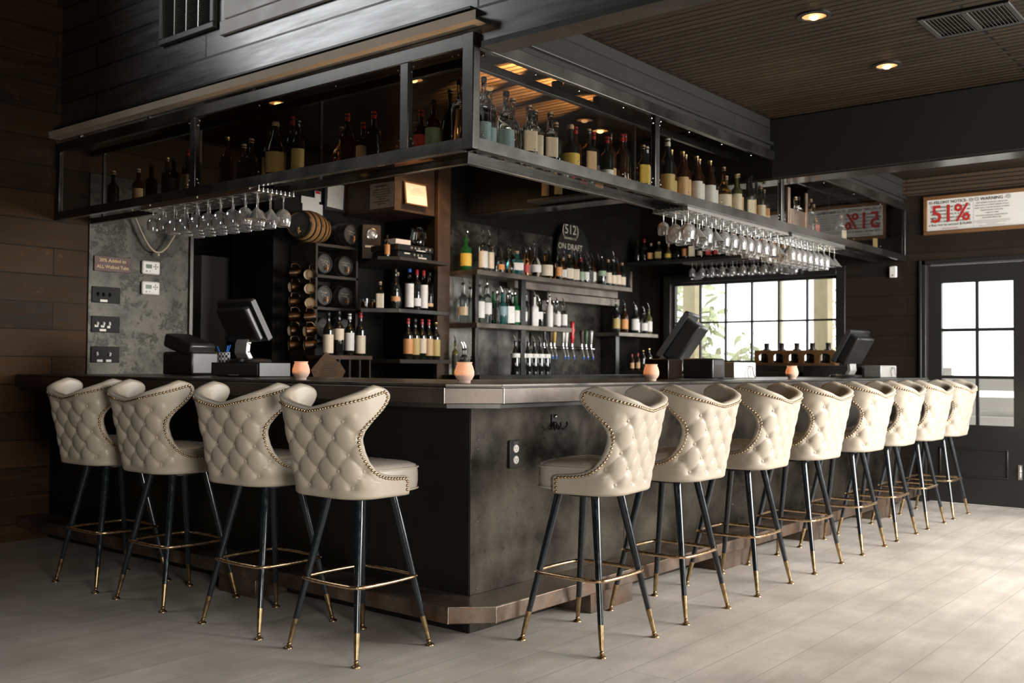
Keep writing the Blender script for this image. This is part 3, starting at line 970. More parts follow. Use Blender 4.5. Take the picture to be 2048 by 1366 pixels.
def plan(s, z):
    """point and outward normal on the shell's plan curve at arc length s and height z"""
    k = max(0, (z - 0.632) / 0.42)
    hw = 0.218 + 0.02 * k
    yb = -0.222 - 0.085 * k ** 1.2
    sg = 1 if s >= 0 else -1
    a = abs(s)
    l0 = hw - RC
    if a < l0:
        return Vector((sg * a, yb, z)), Vector((0, -1, 0.18))
    a -= l0
    if a < RC * math.pi / 2:
        th = a / RC
        return Vector((sg * (l0 + RC * math.sin(th)), yb + RC - RC * math.cos(th), z)), Vector((sg * math.sin(th), -math.cos(th), 0.12))
    a -= RC * math.pi / 2
    return Vector((sg * hw, yb + RC + a, z)), Vector((sg, 0, 0.03))


def total(z, e):
    k = max(0, (z - 0.632) / 0.42)
    hw = 0.218 + 0.02 * k
    yb = -0.222 - 0.085 * k ** 1.2
    d = e - (yb + RC)
    if d >= 0:
        return hw - RC + RC * math.pi / 2 + d
    return hw - RC + RC * math.acos(max(-1, min(1, -d / RC)))


def ztop(u):
    a = abs(u)
    return 0.968 + 0.082 * (a * a * (1.6 - 0.6 * a) * 0.55 + 0.45 * a)


WD, HD, Z0 = 0.116, 0.128, 0.925


def tuft(s, z):
    p = (s + WD / 2) / WD + (z - Z0) / HD
    q = (s + WD / 2) / WD - (z - Z0) / HD
    a, b_ = abs(math.sin(math.pi * p)), abs(math.sin(math.pi * q))
    crease = 1 - (a * b_) ** 0.42
    dp, dq = p - round(p), q - round(q)
    dist2 = ((dp + dq) * WD / 2) ** 2 + ((dp - dq) * HD / 2) ** 2
    btn = math.exp(-dist2 / (2 * 0.013 ** 2))
    mk = max(0, min(1, (0.285 - abs(s)) / 0.05)) * max(0, min(1, (z - 0.64) / 0.035)) * max(0, min(1, (0.965 - z) / 0.035))
    mk = mk * mk * (3 - 2 * mk)
    return mk * (0.0095 * crease + 0.010 * btn) - mk * 0.004


def shell_point(u, vz):
    """u in -1..1 along the wrap, vz the height this row has at the wing"""
    f = (vz - 0.632) / (1.05 - 0.632)
    z = 0.632 + f * (ztop(u) - 0.632)
    T = total(z, lerp_table(EDGE, vz))
    s = u * T
    P, N = plan(s, z)
    N.normalize()
    return s, z, P, N


def stool_meshes():
    zs = []
    z = 0.632
    while z < 1.05:
        zs.append(z)
        z += 0.0022 if 0.68 < z < 0.704 else 0.0062
    zs += [1.046, 1.05]
    zs = sorted(set(round(q, 5) for q in zs))
    nu = 120
    us = [-1 + 2 * i / nu for i in range(nu + 1)]
    outer, inner, mid = [], [], []
    nr = len(zs)
    for zz in zs:
        ro, ri = [], []
        for u in us:
            s, z, P, N = shell_point(u, zz)
            ro.append(P - N * tuft(s, z))
            pad = 0.042 + 0.014 * math.sin(math.pi * max(0, min(1, (z - 0.7) / 0.33))) * (1 - abs(u) ** 4)
            if z < 0.72:
                pad = 0.026
            Q = P - N * pad
            if z < 0.72:
                Q.z = z
            ri.append(Q)
        outer.append(ro)
        inner.append(ri)
    # boundary loop (bottom edge left to right, right side up, top edge right to left, left side down)
    idx = [(0, k) for k in range(nu + 1)] + [(i, nu) for i in range(1, nr)] + [(nr - 1, k) for k in range(nu - 1, -1, -1)] + [(i, 0) for i in range(nr - 2, 0, -1)]
    mb = MB()
    mb.grid(outer)
    off = len(mb.v)
    fl = [row for row in inner]
    n = nu + 1
    mb.v.extend([tuple(p) for row in fl for p in row])
    for i in range(nr - 1):
        for k in range(nu):
            mb.f.append((off + i * n + k, off + (i + 1) * n + k, off + (i + 1) * n + k + 1, off + i * n + k + 1))
    loop_o = [outer[i][k] for i, k in idx]
    loop_i = [inner[i][k] for i, k in idx]
    m_ = len(idx)
    cen = Vector((0, -0.17, 0.80))
    rings = []
    for w_, bul in ((0.22, 0.0075), (0.5, 0.0105), (0.78, 0.0075)):
        ring = []
        for j, (i, k) in enumerate(idx):
            A, B = loop_o[j], loop_i[j]
            tang = (loop_o[(j + 1) % m_] - loop_o[j - 1])
            nrm = (A - B)
            outw = tang.cross(nrm)
            if outw.length > 1e-9:
                outw.normalize()
            ring.append(A.lerp(B, w_) + outw * bul)
        rings.append(ring)
    base = len(mb.v)
    for ring in rings:
        mb.v.extend([tuple(p) for p in ring])
    io = [i * n + k for i, k in idx]
    ii = [off + i * n + k for i, k in idx]
    chain = [io] + [[base + q * m_ + j for j in range(m_)] for q in range(3)] + [ii]
    for A, B in zip(chain, chain[1:]):
        for j in range(m_):
            l = (j + 1) % m_
            mb.f.append((A[j], B[j], B[l], A[l]))
    # nails
    path = []
    zn = [q for q in zs if q < 1.04]

    def edge_u(zz):
        s, z, P, N = shell_point(1, zz)
        return 1 - 0.013 / max(abs(s), 0.1)
    right = [(edge_u(q), q) for q in zn]
    top_z = 1.05 - 0.0135
    path = [(-u, q) for u, q in right] + [(-0.975 + 1.95 * i / 160, top_z) for i in range(161)] + [(u, q) for u, q in reversed(right)]
    pts = [shell_point(u, q) for u, q in path]
    pts = [p[2] + p[3] * 0.001 for p in pts]
    nb = MB()
    acc, step = 0, 0.0158
    cap = [(0.0066, 0), (0.0055, 0.0028), (0.003, 0.0044), (0, 0.005)]
    for i, (a, b_) in enumerate(zip(pts, pts[1:])):
        d = (b_ - a).length
        while acc <= d and d > 0:
            p = a.lerp(b_, acc / d)
            u, q = path[i]
            N = shell_point(u, q)[3]
            nb.lathe(cap, 8, Matrix.Translation(p) @ N.to_track_quat('Z', 'Y').to_matrix().to_4x4())
            acc += step
        acc -= d
    nails = nb.mesh('nailhead_trim', M['brass_nail'], 180)
    bb = mb
    for r_ in range(5):
        z = Z0 - r_ * HD / 2
        for k in range(-3, 4):
            s = k * WD + (0 if r_ % 2 else WD / 2) * 1.0 - (0 if r_ % 2 else 0)
            if abs(s) > 0.262:
                continue
            P, N = plan(s, z)
            N.normalize()
            P = P - N * (tuft(s, z) - 0.001)
            bb.lathe([(0.0085, 0), (0.0075, 0.003), (0.004, 0.005), (0, 0.0055)], 10, Matrix.Translation(P) @ N.to_track_quat('Z', 'Y').to_matrix().to_4x4())
    shell = mb.mesh('backrest', M['leather'], 180)
    # seat cushion
    Ms = Matrix.Translation((0, -0.02, 0)) @ Matrix.Diagonal((0.203, 0.19, 1, 1))
    sb = MB().lathe([(0, 0.632), (0.9, 0.632), (0.965, 0.636), (0.99, 0.648), (1.0, 0.668), (1.0, 0.7), (0.992, 0.722), (0.96, 0.737), (0.85, 0.747), (0.5, 0.756), (0, 0.759)], 64, Ms, power=5)
    seat = sb.mesh('seat', M['leather_in'], 60)
    pb = MB()
    for zz in (0.727, 0.643):
        ring = []
        for i in range(72):
            t_ = 2 * math.pi * i / 72
            c, q = math.cos(t_), math.sin(t_)
            k = (abs(c) ** 5 + abs(q) ** 5) ** (-0.2)
            ring.append((0.2035 * c * k, -0.02 + 0.1905 * q * k, zz))
        pb.tube(ring, 0.0035, 6, True)
    piping = pb.mesh('piping', M['leather'], 180)
    sw = MB().box(-0.115, 0.115, -0.115, 0.115, 0.617, 0.633).cyl((0, 0, 0.60), (0, 0, 0.62), 0.09, n=24).mesh('swivel_plate', M['black'])
    rg = MB()
    hs, rr = 0.170, 0.05
    ring = []
    for q in range(4):
        a0 = q * math.pi / 2
        ca, sa = math.cos(a0), math.sin(a0)

        def turn(x, y):
            return (x * ca - y * sa, x * sa + y * ca, 0.283)
        for i in range(6):                      # straight side x = hs, slightly bowed outwards
            f = -1 + 2 * i / 5
            ring.append(turn(hs + 0.006 * (1 - f * f), f * (hs - rr)))
        for i in range(1, 6):
            a = (math.pi / 2) * i / 6
            ring.append(turn(hs - rr + rr * math.cos(a), hs - rr + rr * math.sin(a)))
    rg.tube(ring, 0.0082, 8, True)
    for sx in (-1, 1):
        for sy in (-1, 1):
            d = Vector((sx, sy, 0)).normalized()
            c0 = Vector((sx * (hs - rr), sy * (hs - rr), 0.283)) + d * (rr + 0.004)
            rg.cyl(c0, c0 + d * 0.0065, 0.0055, n=8)
    rest = rg.mesh('footrest', M['brass'], 60)
    legs = []
    for sx in (-1, 1):
        for sy in (-1, 1):
            def at(z):
                k = z / 0.617
                f = 0.2 + (0.09 - 0.2) * k
                return Vector((sx * f, sy * f, z))
            lg = MB().cyl(at(0.118), at(0.617), 0.0118, 0.0185, 14).mesh('leg', M['leg'], 60)
            fe = MB().cyl(at(0.026), at(0.12), 0.0088, 0.0126, 14).mesh('ferrule', M['ferrule'], 60)
            gl = MB().ball(at(0.018), 0.0095, 8, 6).lathe([(0, 0), (0.0185, 0), (0.0185, 0.004), (0.008, 0.011), (0, 0.011)], 14, Matrix.Translation(at(0))).mesh('glide', M['ferrule'], 60)
            legs.append((lg, fe, gl))
    return shell, nails, None, seat, piping, sw, rest, legs


def obj(me, parent, label=None):
    o = bpy.data.objects.new(me.name, me)
    COL.objects.link(o)
    o.parent = parent
    if label:
        o['label'] = label
    return o


SM = stool_meshes()


def make_stool(x, y, rz, turn, label, group):
    t = thing('bar_stool', label, 'bar stool', (x, y, 0), rz, group)
    sh = obj(SM[0], t)
    obj(SM[1], sh, 'antique brass nailheads along the edge')
    st = obj(SM[3], t)
    obj(SM[4], st)
    sh.rotation_euler.z = st.rotation_euler.z = turn
    obj(SM[5], t)
    obj(SM[6], t, 'brass footrest ring')
    for a, b_, c in SM[7]:
        l = obj(a, t)
        obj(b_, l, 'worn brass ferrule')
        obj(c, l)
    return t


RX = [(0.266, -0.434, 8), (0.932, -0.432, 0), (1.65, -0.432, 3), (2.363, -0.432, -2), (3.104, -0.43, 0), (3.738, -0.43, 4), (4.391, -0.43, 0), (5.024, -0.43, 2)]
for i, (x, y, a) in enumerate(RX):
    make_stool(x, y, 0, R(a), 'cream tufted bar stool on the door-side run, %s from the clipped corner' % nth(i), 'cream stools along the door-side run of the bar')
LX = [(-0.437, 0.201, -90), (-0.432, 0.798, -88), (-0.432, 1.505, -91), (-0.432, 2.1, -89)]
for i, (x, y, a) in enumerate(LX):
    make_stool(x, y, R(-90), R(a + 90), 'cream tufted bar stool on the planked-wall run, %s from the clipped corner' % nth(i), 'cream stools along the planked-wall run of the bar')

# ------------------------------------------------------------------ glazed display case hung over the bar
cp = thing('display_case_canopy', 'glazed dark steel bottle display case hung over the bar in an L', 'display case', (0, 0, 0))
D = 0.27


def rail(z0, z1, th=0.034):
    mb = MB()
    mb.prism([(0, W - 0.002), (0, 0), (L - 0.002, 0), (L - 0.002, th), (th, th), (th, W - 0.002)], z0, z1)
    return mb


mb = rail(2.07, 2.122)
mb.cur = 1
for y in (0.419, 2.088):
    for dy in (-0.05, -0.036, 0.036, 0.05):
        for z in (2.142, 2.165, 2.492, 2.468):
            if (abs(dy) > 0.04) == (z in (2.142, 2.492)):
                mb.ball((0.01, y + dy, z), 0.0055, 8, 4)
for x in (1.533, 3.165):
    for dx in (-0.048, -0.034, 0.034, 0.048):
        for z in (2.142, 2.165, 2.492, 2.468):
            if (abs(dx) > 0.04) == (z in (2.142, 2.492)):
                mb.ball((x + dx, 0.01, z), 0.0055, 8, 4)
for y in (0.095, 0.13, 0.9, 1.5):
    mb.ball((0.01, y, 2.142), 0.0045, 8, 4).ball((0.01, y, 2.492), 0.0045, 8, 4)
for x in (0.075, 0.45, 0.8, 1.2, 1.9, 2.3, 2.7, 3.9, 4.5, 5.1):
    mb.ball((x, 0.01, 2.142), 0.0045, 8, 4).ball((x, 0.01, 2.492), 0.0045, 8, 4)
mb.build('bottom_rail', [M['steel'], M['rivet']], cp)
rail(2.513, 2.576).build('top_rail', M['steel'], cp, bev=0.0035)
for z0, z1, nm in ((2.072, 2.112, 'inner_rail'), (2.53, 2.572, 'inner_rail')):
    MB().prism([(D - 0.03, W - 0.002), (D - 0.03, D - 0.03), (L - 0.002, D - 0.03), (L - 0.002, D), (D, D), (D, W - 0.002)], z0, z1).build(nm, M['steel'], cp, bev=0.003)
MB().box(-0.002, 0.044, -0.002, 0.063, 2.07, 2.577).build('corner_post', M['steel'], cp, bev=0.004)
for y, hw in ((0.419, 0.026), (2.088, 0.026), (3.62, 0.024)):
    MB().box(-0.001, 0.03, y - hw, y + hw, 2.121, 2.514).build('mullion', M['steel'], cp, bev=0.003)
for x, hw in ((1.533, 0.023), (3.165, 0.022), (5.71, 0.024)):
    MB().box(x - hw, x + hw, -0.001, 0.03, 2.121, 2.514).build('mullion', M['steel'], cp, bev=0.003)
for y in (0.25, 1.3, 2.4, 3.5):
    MB().box(D - 0.022, D - 0.006, y - 0.01, y + 0.01, 2.11, 2.535).build('inner_post', M['steel'], cp)
for x in (1.7, 3.3, 4.6, 5.7):
    MB().box(x - 0.01, x + 0.01, D - 0.022, D - 0.006, 2.11, 2.535).build('inner_post', M['steel'], cp)
for a, b_ in ((0.064, 0.392), (0.446, 2.061), (2.115, 3.595)):
    MB().box(0.012, 0.017, a, b_, 2.122, 2.513).build('glass_pane', M['case_glass_shaded'], cp)
for a, b_ in ((0.045, 1.509), (1.557, 3.142), (3.188, 3.26), (3.6, 5.685)):
    MB().box(a, b_, 0.012, 0.017, 2.122, 2.513).build('glass_pane', M['case_glass'], cp)
mb = MB()  # rust-toned plate drawn in place of a reflection in the glass
for q in ((3.262, 3.3, 2.122, 2.37), (3.56, 3.598, 2.122, 2.37), (3.3, 3.56, 2.122, 2.23)):
    mb.box(q[0], q[1], 0.004, 0.016, q[2], q[3])
tag(mb.build('reflection_plate', M['steel_rust'], cp, bev=0.002), 'rust-toned plate imitating a reflection in the case glass, framing a dark opening')
MB().prism([(0.034, W - 0.003), (0.034, 0.034), (L - 0.003, 0.034), (L - 0.003, D - 0.03), (D - 0.03, D - 0.03), (D - 0.03, W - 0.003)], 2.100, 2.108).build('glass_shelf', M['pane'], cp)
# hangers tie the case to the header
mb = MB()
for x in (0.6, 1.9, 2.8, 4.2, 5.2):
    mb.box(x - 0.01, x + 0.01, 0.04, 0.06, 2.57, 2.6)
for y in (0.6, 1.6, 2.6, 3.4):
    mb.box(0.031, 0.05, y - 0.01, y + 0.01, 2.57, 2.61)
mb.build('hanger', M['steel'], cp)


# stemware racks and the glasses hanging in them
def wine_glass_mesh(kind):
    """hangs upside down: foot at the top (z = 0), rim below"""
    if kind == 'wine':
        pr = [(0, 0), (0.034, -0.001), (0.034, -0.003), (0.008, -0.007), (0.0042, -0.014), (0.0038, -0.07), (0.007, -0.078), (0.026, -0.088), (0.041, -0.108), (0.0455, -0.132), (0.0435, -0.16), (0.0375, -0.188), (0.0363, -0.188), (0.0423, -0.16), (0.0442, -0.132), (0.0397, -0.109), (0.024, -0.09), (0, -0.083)]
    elif kind == 'cone':
        pr = [(0, 0), (0.036, -0.001), (0.036, -0.003), (0.008, -0.007), (0.0042, -0.014), (0.004, -0.088), (0.012, -0.098), (0.058, -0.165), (0.0566, -0.165), (0.011, -0.101), (0, -0.094)]
    else:
        pr = [(0, 0), (0.03, -0.001), (0.03, -0.003), (0.007, -0.007), (0.004, -0.013), (0.0038, -0.05), (0.012, -0.057), (0.03, -0.07), (0.036, -0.09), (0.035, -0.125), (0.032, -0.145), (0.0308, -0.145), (0.0337, -0.125), (0.0347, -0.091), (0.029, -0.072), (0, -0.062)]
    return MB().lathe([(a * 0.95, b_ * 0.88) for a, b_ in pr], 22).mesh('wine_glass', M['stem'], 50)


GM = {k: wine_glass_mesh(k) for k in ('wine', 'cone', 'small')}


def hang(kind, x, y, z, label, group):
    o = bpy.data.objects.new('hanging_wine_glass', GM[kind])
    COL.objects.link(o)
    o.location = (x, y, z)
    tag(o, label, 'wine glass', group)


def rack(label, x0, x1, y0, y1, z, along):
    t = thing('glass_hanging_rack', label, 'glass rack', (x0, y0, z))
    mb = MB()
    n = 9
    if along == 'x':
        for i in range(n):
            y = (y1 - y0) * i / (n - 1)
            mb.box(0, x1 - x0, y - 0.006, y + 0.006, 0, 0.005)
            mb.box(0, x1 - x0, y - 0.0015, y + 0.0015, 0.005, 0.022)
    else:
        for i in range(n):
            x = (x1 - x0) * i / (n - 1)
            mb.box(x - 0.006, x + 0.006, 0, y1 - y0, 0, 0.005)
            mb.box(x - 0.0015, x + 0.0015, 0, y1 - y0, 0.005, 0.022)
    mb.build('runners', M['rod'], t)
    mb = MB()
    for f in (0.08, 0.5, 0.92):
        if along == 'x':
            x = (x1 - x0) * f
            mb.box(x - 0.012, x + 0.012, -0.005, y1 - y0 + 0.005, 0.018, 0.0225)
        else:
            y = (y1 - y0) * f
            mb.box(-0.005, x1 - x0 + 0.005, y - 0.012, y + 0.012, 0.018, 0.0225)
    mb.build('cross_strap', M['rod'], t)
    return t


rack('chrome runner rack of upturned glasses under the display case above the door-side stools, nearer rack', 1.92, 3.32, 0.03, 0.26, 2.047, 'x')
rack('chrome runner rack of upturned glasses under the display case, further towards the door', 3.38, 4.36, 0.03, 0.26, 2.047, 'x')
rack('chrome runner rack of upturned glasses under the display case above the planked-wall run', 0.03, 0.26, 1.52, 2.66, 2.047, 'y')
rn = random.Random(11)
G1 = ['upturned stemmed glass hanging in the nearer rack above the door-side stools', 'glasses hanging in the nearer door-side rack']
for i in range(12):
    for j in range(3):
        k = 'cone' if (i, j) in ((1, 0), (3, 0), (11, 1), (11, 0)) else ('small' if j == 2 and i % 3 == 0 else 'wine')
        lb = G1[0] if k == 'wine' else {'cone': 'upturned martini glass hanging in the nearer rack above the door-side stools', 'small': 'short upturned stemmed glass at the back of the nearer door-side rack'}[k]
        hang(k, 1.99 + i * 0.112 + rn.uniform(-0.008, 0.008), 0.065 + j * 0.085, 2.051, lb, G1[1] if k == 'wine' else 'martini glasses in the nearer rack' if k == 'cone' else 'short glasses in the nearer rack')
for i in range(9):
    for j in range(3):
        k = 'cone' if (i, j) in ((0, 1), (7, 0), (8, 0)) else 'wine'
        lb = 'upturned martini glass in the rack nearest the door' if k == 'cone' else 'upturned stemmed glass hanging in the rack nearest the door'
        hang(k, 3.42 + i * 0.103 + rn.uniform(-0.006, 0.006), 0.065 + j * 0.085, 2.051, lb, 'martini glasses in the rack nearest the door' if k == 'cone' else 'glasses hanging in the rack nearest the door')
for i in range(10):
    for j in range(3):
        if i > 8 and j > 1:
            continue
        k = 'cone' if i == 0 and j < 2 else ('small' if i in (8, 9) else 'wine')
        lb = {'cone': 'upturned martini glass at the corner end of the rack over the planked-wall stools', 'small': 'short upturned glass at the wall end of the rack over the planked-wall stools', 'wine': 'upturned stemmed glass hanging over the planked-wall stools'}[k]
        hang(k, 0.065 + j * 0.085, 1.58 + i * 0.112 + rn.uniform(-0.006, 0.006), 2.051, lb, {'cone': 'martini glasses over the planked-wall run', 'small': 'short glasses over the planked-wall run', 'wine': 'glasses hanging over the planked-wall run'}[k])

# ------------------------------------------------------------------ bottles
def profile(shape, r, h):
    if shape == 'wine':
        return [(0, 0), (r * .94, 0), (r, .006), (r, h * .60), (r * .93, h * .66), (r * .52, h * .745), (r * .40, h * .79), (r * .37, h * .97), (r * .40, h * .975), (r * .40, h), (0, h)]
    if shape == 'tall':
        return [(0, 0), (r * .94, 0), (r, .006), (r, h * .68), (r * .9, h * .72), (r * .42, h * .77), (r * .34, h * .81), (r * .32, h * .97), (r * .37, h * .975), (r * .37, h), (0, h)]
    if shape == 'round':
        return [(0, 0), (r * .7, 0), (r * .86, h * .08), (r, h * .28), (r * .96, h * .46), (r * .7, h * .6), (r * .32, h * .7), (r * .25, h * .76), (r * .25, h * .97), (r * .32, h * .975), (r * .32, h), (0, h)]
    if shape == 'squat':
        return [(0, 0), (r * .95, 0), (r, .006), (r, h * .5), (r * .86, h * .6), (r * .36, h * .7), (r * .32, h * .76), (r * .32, h), (0, h)]
    if shape == 'jug':
        return [(0, 0), (r * .95, 0), (r, .008), (r, h * .5), (r * .92, h * .58), (r * .5, h * .76), (r * .34, h * .86), (r * .32, h * .97), (r * .38, h * .975), (r * .38, h), (0, h)]
    return [(0, 0), (r * .94, 0), (r, .006), (r, h * .6), (r * .94, h * .655), (r * .5, h * .71), (r * .36, h * .75), (r * .34, h * .97), (r * .40, h * .975), (r * .40, h), (0, h)]


GD = {'liquor': 'clear', 'amber': 'amber', 'green': 'green', 'teal': 'teal', 'olive': 'olive', 'dark': 'dark', 'brown': 'brown', 'white_ceramic': 'white'}
TD = {'pour': 'steel pour spout', 'cork': 'cork stopper', 'cap_black': 'black cap', 'cap_red': 'red capsule', 'cap_gold': 'gold foil neck', 'cap_white': 'white cap', 'ball': 'glass ball stopper', 'cap_blue': 'blue cap'}
MESHES = {}


def cached(key, make):
    if key not in MESHES:
        MESHES[key] = make()
    return MESHES[key]


def bottle(x, y, z, shape, r, h, glass, lab, top, label, group, rz, lz=None):
    pw = 4.5 if shape == 'square' else 2.0
    n = 28 if shape == 'square' else 20
    rr = r * 0.88 if shape == 'square' else r
    t = thing('bottle', label, 'bottle', (x, y, z + .001), rz, group)
    obj(cached(('b', shape, r, h, glass), lambda: MB().lathe(profile(shape, rr, h), n, power=pw).mesh('bottle_glass', M[glass], 50)), t)
    if lab:
        a, b_ = lz or ((.14, .5) if shape not in ('round', 'squat') else (.16, .42))
        obj(cached(('l', shape, r, h, lab, a, b_), lambda: MB().lathe([(rr + .0012, h * a), (rr + .0012, h * b_)], n, power=pw, arc=(-math.pi / 2, R(95 if shape != 'square' else 48))).mesh('bottle_label', M[lab], 50)), t, lab.replace('lab_', '') + ' paper label')
    nk = rr * (.25 if shape == 'round' else .34)
    if top == 'pour':
        obj(cached(('s', round(nk, 4), h), lambda: MB().cyl((0, 0, h - .004), (0, 0, h + .014), nk * 1.12, nk * 0.95, 10).mesh('stopper', M['cap_black'])), t, 'black stopper')
        obj(cached(('p', h), lambda: MB().tube([(0, 0, h + .01), (0, 0, h + .026), (-.006, -.002, h + .042), (-.018, -.006, h + .062)], [.0058, .0055, .005, .0038], 8).mesh('pour_spout', M['chrome'])), t, 'steel pour spout')
    elif top == 'ball':
        obj(cached(('o', h), lambda: MB().cyl((0, 0, h), (0, 0, h + .02), .009, .007, 10).ball((0, 0, h + .034), .016, 12, 8).mesh('stopper', M['glass'])), t)
    elif top == 'cap_gold':
        obj(cached(('g', round(nk, 4), h), lambda: MB().lathe([(nk * 1.12, h * .78), (nk * 1.1, h * .97), (nk * 1.2, h * .975), (nk * 1.2, h * 1.004), (0, h * 1.004)], 14).mesh('foil', M['cap_gold'])), t, 'gold foil')
    elif top:
        mt = {'cork': M['cork'], 'cap_blue': M['blue']}.get(top) or M[top]
        lo = h * .9 if top in ('cap_red', 'cap_white') else h - .012
        obj(cached(('c', round(nk, 4), h, top), lambda: MB().lathe([(nk * 1.16, lo), (nk * 1.16, h + .006), (nk * 1.0, h + .012), (0, h + .012)], 14).mesh('cap', mt)), t, TD[top])
    return t


def describe(glass, lab, top, i, where):
    s = GD[glass] + ' bottle'
    if lab:
        s += ' with ' + lab.replace('lab_', '') + ' label'
    elif top:
        s += ' with ' + TD[top]
    if lab and len((s + nth(i) + where).split()) > 14:
        s = s.replace('bottle with ', '').replace(' label', '-labelled bottle')
    return '%s, %s %s' % (s, nth(i), where)


def row(items, z, where, group, rz=-36, seed=1):
    rn = random.Random(seed)
    for i, it in enumerate(items):
        x, y, shape, r, h, glass, lab, top = it[:8]
        bottle(x, y, z, shape, r, h, glass, lab, top, describe(glass, lab, top, i, where), group, R(rz + rn.uniform(-14, 14)), it[8] if len(it) > 8 else None)


# ------------------------------------------------------------------ the back bar
bb = thing('back_bar', 'steel back bar with open shelves, posts, tap alcove and counter', 'back bar', (2.8, 2.4, 0))


def bpart(name, b, mat, bev=0.002, lab=None):
    o = MB().box(b[0] - 2.8, b[1] - 2.8, b[2] - 2.4, b[3] - 2.4, b[4], b[5]).build(name, mat, bb, bev=bev)
    if lab:
        o['label'] = lab
    return o


bpart('counter', (2.7, 5.18, 2.28, 2.715, 1.0, 1.063), M['steel'])
bpart('base_cabinet', (2.74, 5.16, 2.31, 2.715, 0, 1.0), M['black'])
bpart('upper_shelf', (2.8, 5.09, 2.4, 2.7, 1.863, 1.903), M['shelf_edge'])
bpart('middle_shelf', (2.8, 4.09, 2.4, 2.7, 1.44, 1.479), M['shelf_edge'])
for x0, x1, z0, z1 in ((2.803, 2.843, 1.063, 1.44), (2.803, 2.843, 1.479, 1.863), (3.39, 3.45, 1.063, 1.44), (3.39, 3.45, 1.479, 1.863)):
    bpart('post', (x0, x1, 2.42, 2.46, z0, z1), M['steel'])
bpart('end_post', (5.065, 5.09, 2.4, 2.43, 1.903, 2.06), M['shelf_edge'])
for x0, x1, z0, z1 in ((2.79, 3.42, 1.063, 1.87), (2.79, 3.42, 1.9, 2.33), (3.42, 3.86, 1.063, 1.87), (3.42, 4.2, 1.9, 2.33)):
    bpart('back_sheet', (x0, x1 - 0.004, 2.7, 2.716, z0, z1), M['steel_back'] if z0 < 1.5 else M['steel_wall'])
bpart('back_sheet', (4.2, 5.1, 2.702, 2.716, 1.9, 2.33), M['bar_wall'])
bpart('alcove_back', (3.86, 5.05, 2.68, 2.716, 1.063, 1.87), M['steel_wall'])
bpart('alcove_frame', (3.86, 5.02, 2.5, 2.68, 1.72, 1.79), M['shelf_edge'])
bpart('alcove_frame', (3.42, 5.02, 2.52, 2.6, 1.80, 1.862), M['shelf_edge'])
bpart('alcove_frame', (4.96, 5.02, 2.5, 2.68, 1.063, 1.72), M['steel'])
bpart('alcove_frame', (3.86, 3.93, 2.56, 2.68, 1.48, 1.72), M['shelf_edge'])
o = MB().cyl((0.9, 0.15, 1.30), (1.85, 0.15, 1.30), 0.017, n=14).cyl((1.0, 0.15, 1.3), (1.0, 0.3, 1.3), 0.012, n=10).cyl((1.75, 0.15, 1.3), (1.75, 0.3, 1.3), 0.012, n=10).build('tap_manifold', M['chrome'], bb)

TOPS = [(2.885, 2.60, 'spirit', .046, .285, 'green', 'lab_yellow', 'cap_black'), (2.975, 2.49, 'tall', .036, .29, 'liquor', 'lab_white', 'pour', (.1, .56)), (3.055, 2.49, 'tall', .036, .285, 'liquor', 'lab_cream', 'pour', (.1, .56)),
        (3.125, 2.60, 'round', .034, .17, 'liquor', None, 'cork'), (3.175, 2.47, 'squat', .03, .17, 'liquor', 'lab_orange', 'pour'), (3.225, 2.58, 'spirit', .036, .2, 'liquor', None, 'pour'), (3.275, 2.46, 'round', .041, .17, 'liquor', None, 'ball'),
        (3.385, 2.47, 'square', .058, .19, 'teal', 'lab_white', 'cork', (.2, .52)), (3.45, 2.60, 'spirit', .034, .21, 'dark', 'lab_white', 'pour'), (3.49, 2.455, 'tall', .03, .19, 'amber', 'lab_red', 'pour'), (3.565, 2.58, 'spirit', .036, .22, 'dark', 'lab_white', 'pour'),
        (3.645, 2.47, 'round', .048, .25, 'liquor', 'lab_white', 'ball'), (3.80, 2.475, 'round', .06, .21, 'amber', 'lab_cream', 'pour', (.1, .55)), (3.90, 2.56, 'spirit', .034, .2, 'dark', None, 'pour'), (3.965, 2.46, 'spirit', .033, .22, 'liquor', 'lab_orange', 'pour'),
        (4.045, 2.47, 'square', .038, .19, 'amber', 'lab_white', 'cork'), (4.135, 2.47, 'square', .044, .225, 'dark', 'lab_cream', 'cork', (.1, .5)), (4.23, 2.465, 'square', .038, .2, 'brown', 'lab_cream', 'cap_black', (.08, .56)), (4.31, 2.46, 'spirit', .031, .21, 'dark', 'lab_green', 'cap_red', (.1, .46)),
        (4.39, 2.46, 'tall', .031, .2, 'dark', 'lab_white', 'pour'), (4.475, 2.48, 'spirit', .037, .23, 'liquor', 'lab_black', 'pour'), (4.56, 2.5, 'spirit', .032, .23, 'brown', 'lab_white', 'pour'), (4.66, 2.465, 'spirit', .04, .235, 'dark', 'lab_green', 'pour', (.36, .56)),
        (4.755, 2.46, 'spirit', .035, .235, 'dark', 'lab_cream', 'cork', (.1, .52)), (4.84, 2.46, 'spirit', .036, .225, 'dark', 'lab_cream', 'pour', (.1, .46)), (4.92, 2.46, 'spirit', .036, .22, 'brown', 'lab_cream', 'pour', (.1, .5)), (5.0, 2.46, 'spirit', .036, .225, 'dark', 'lab_cream', 'cork', (.1, .44)), (5.035, 2.58, 'wine', .036, .3, 'dark', None, 'pour')]
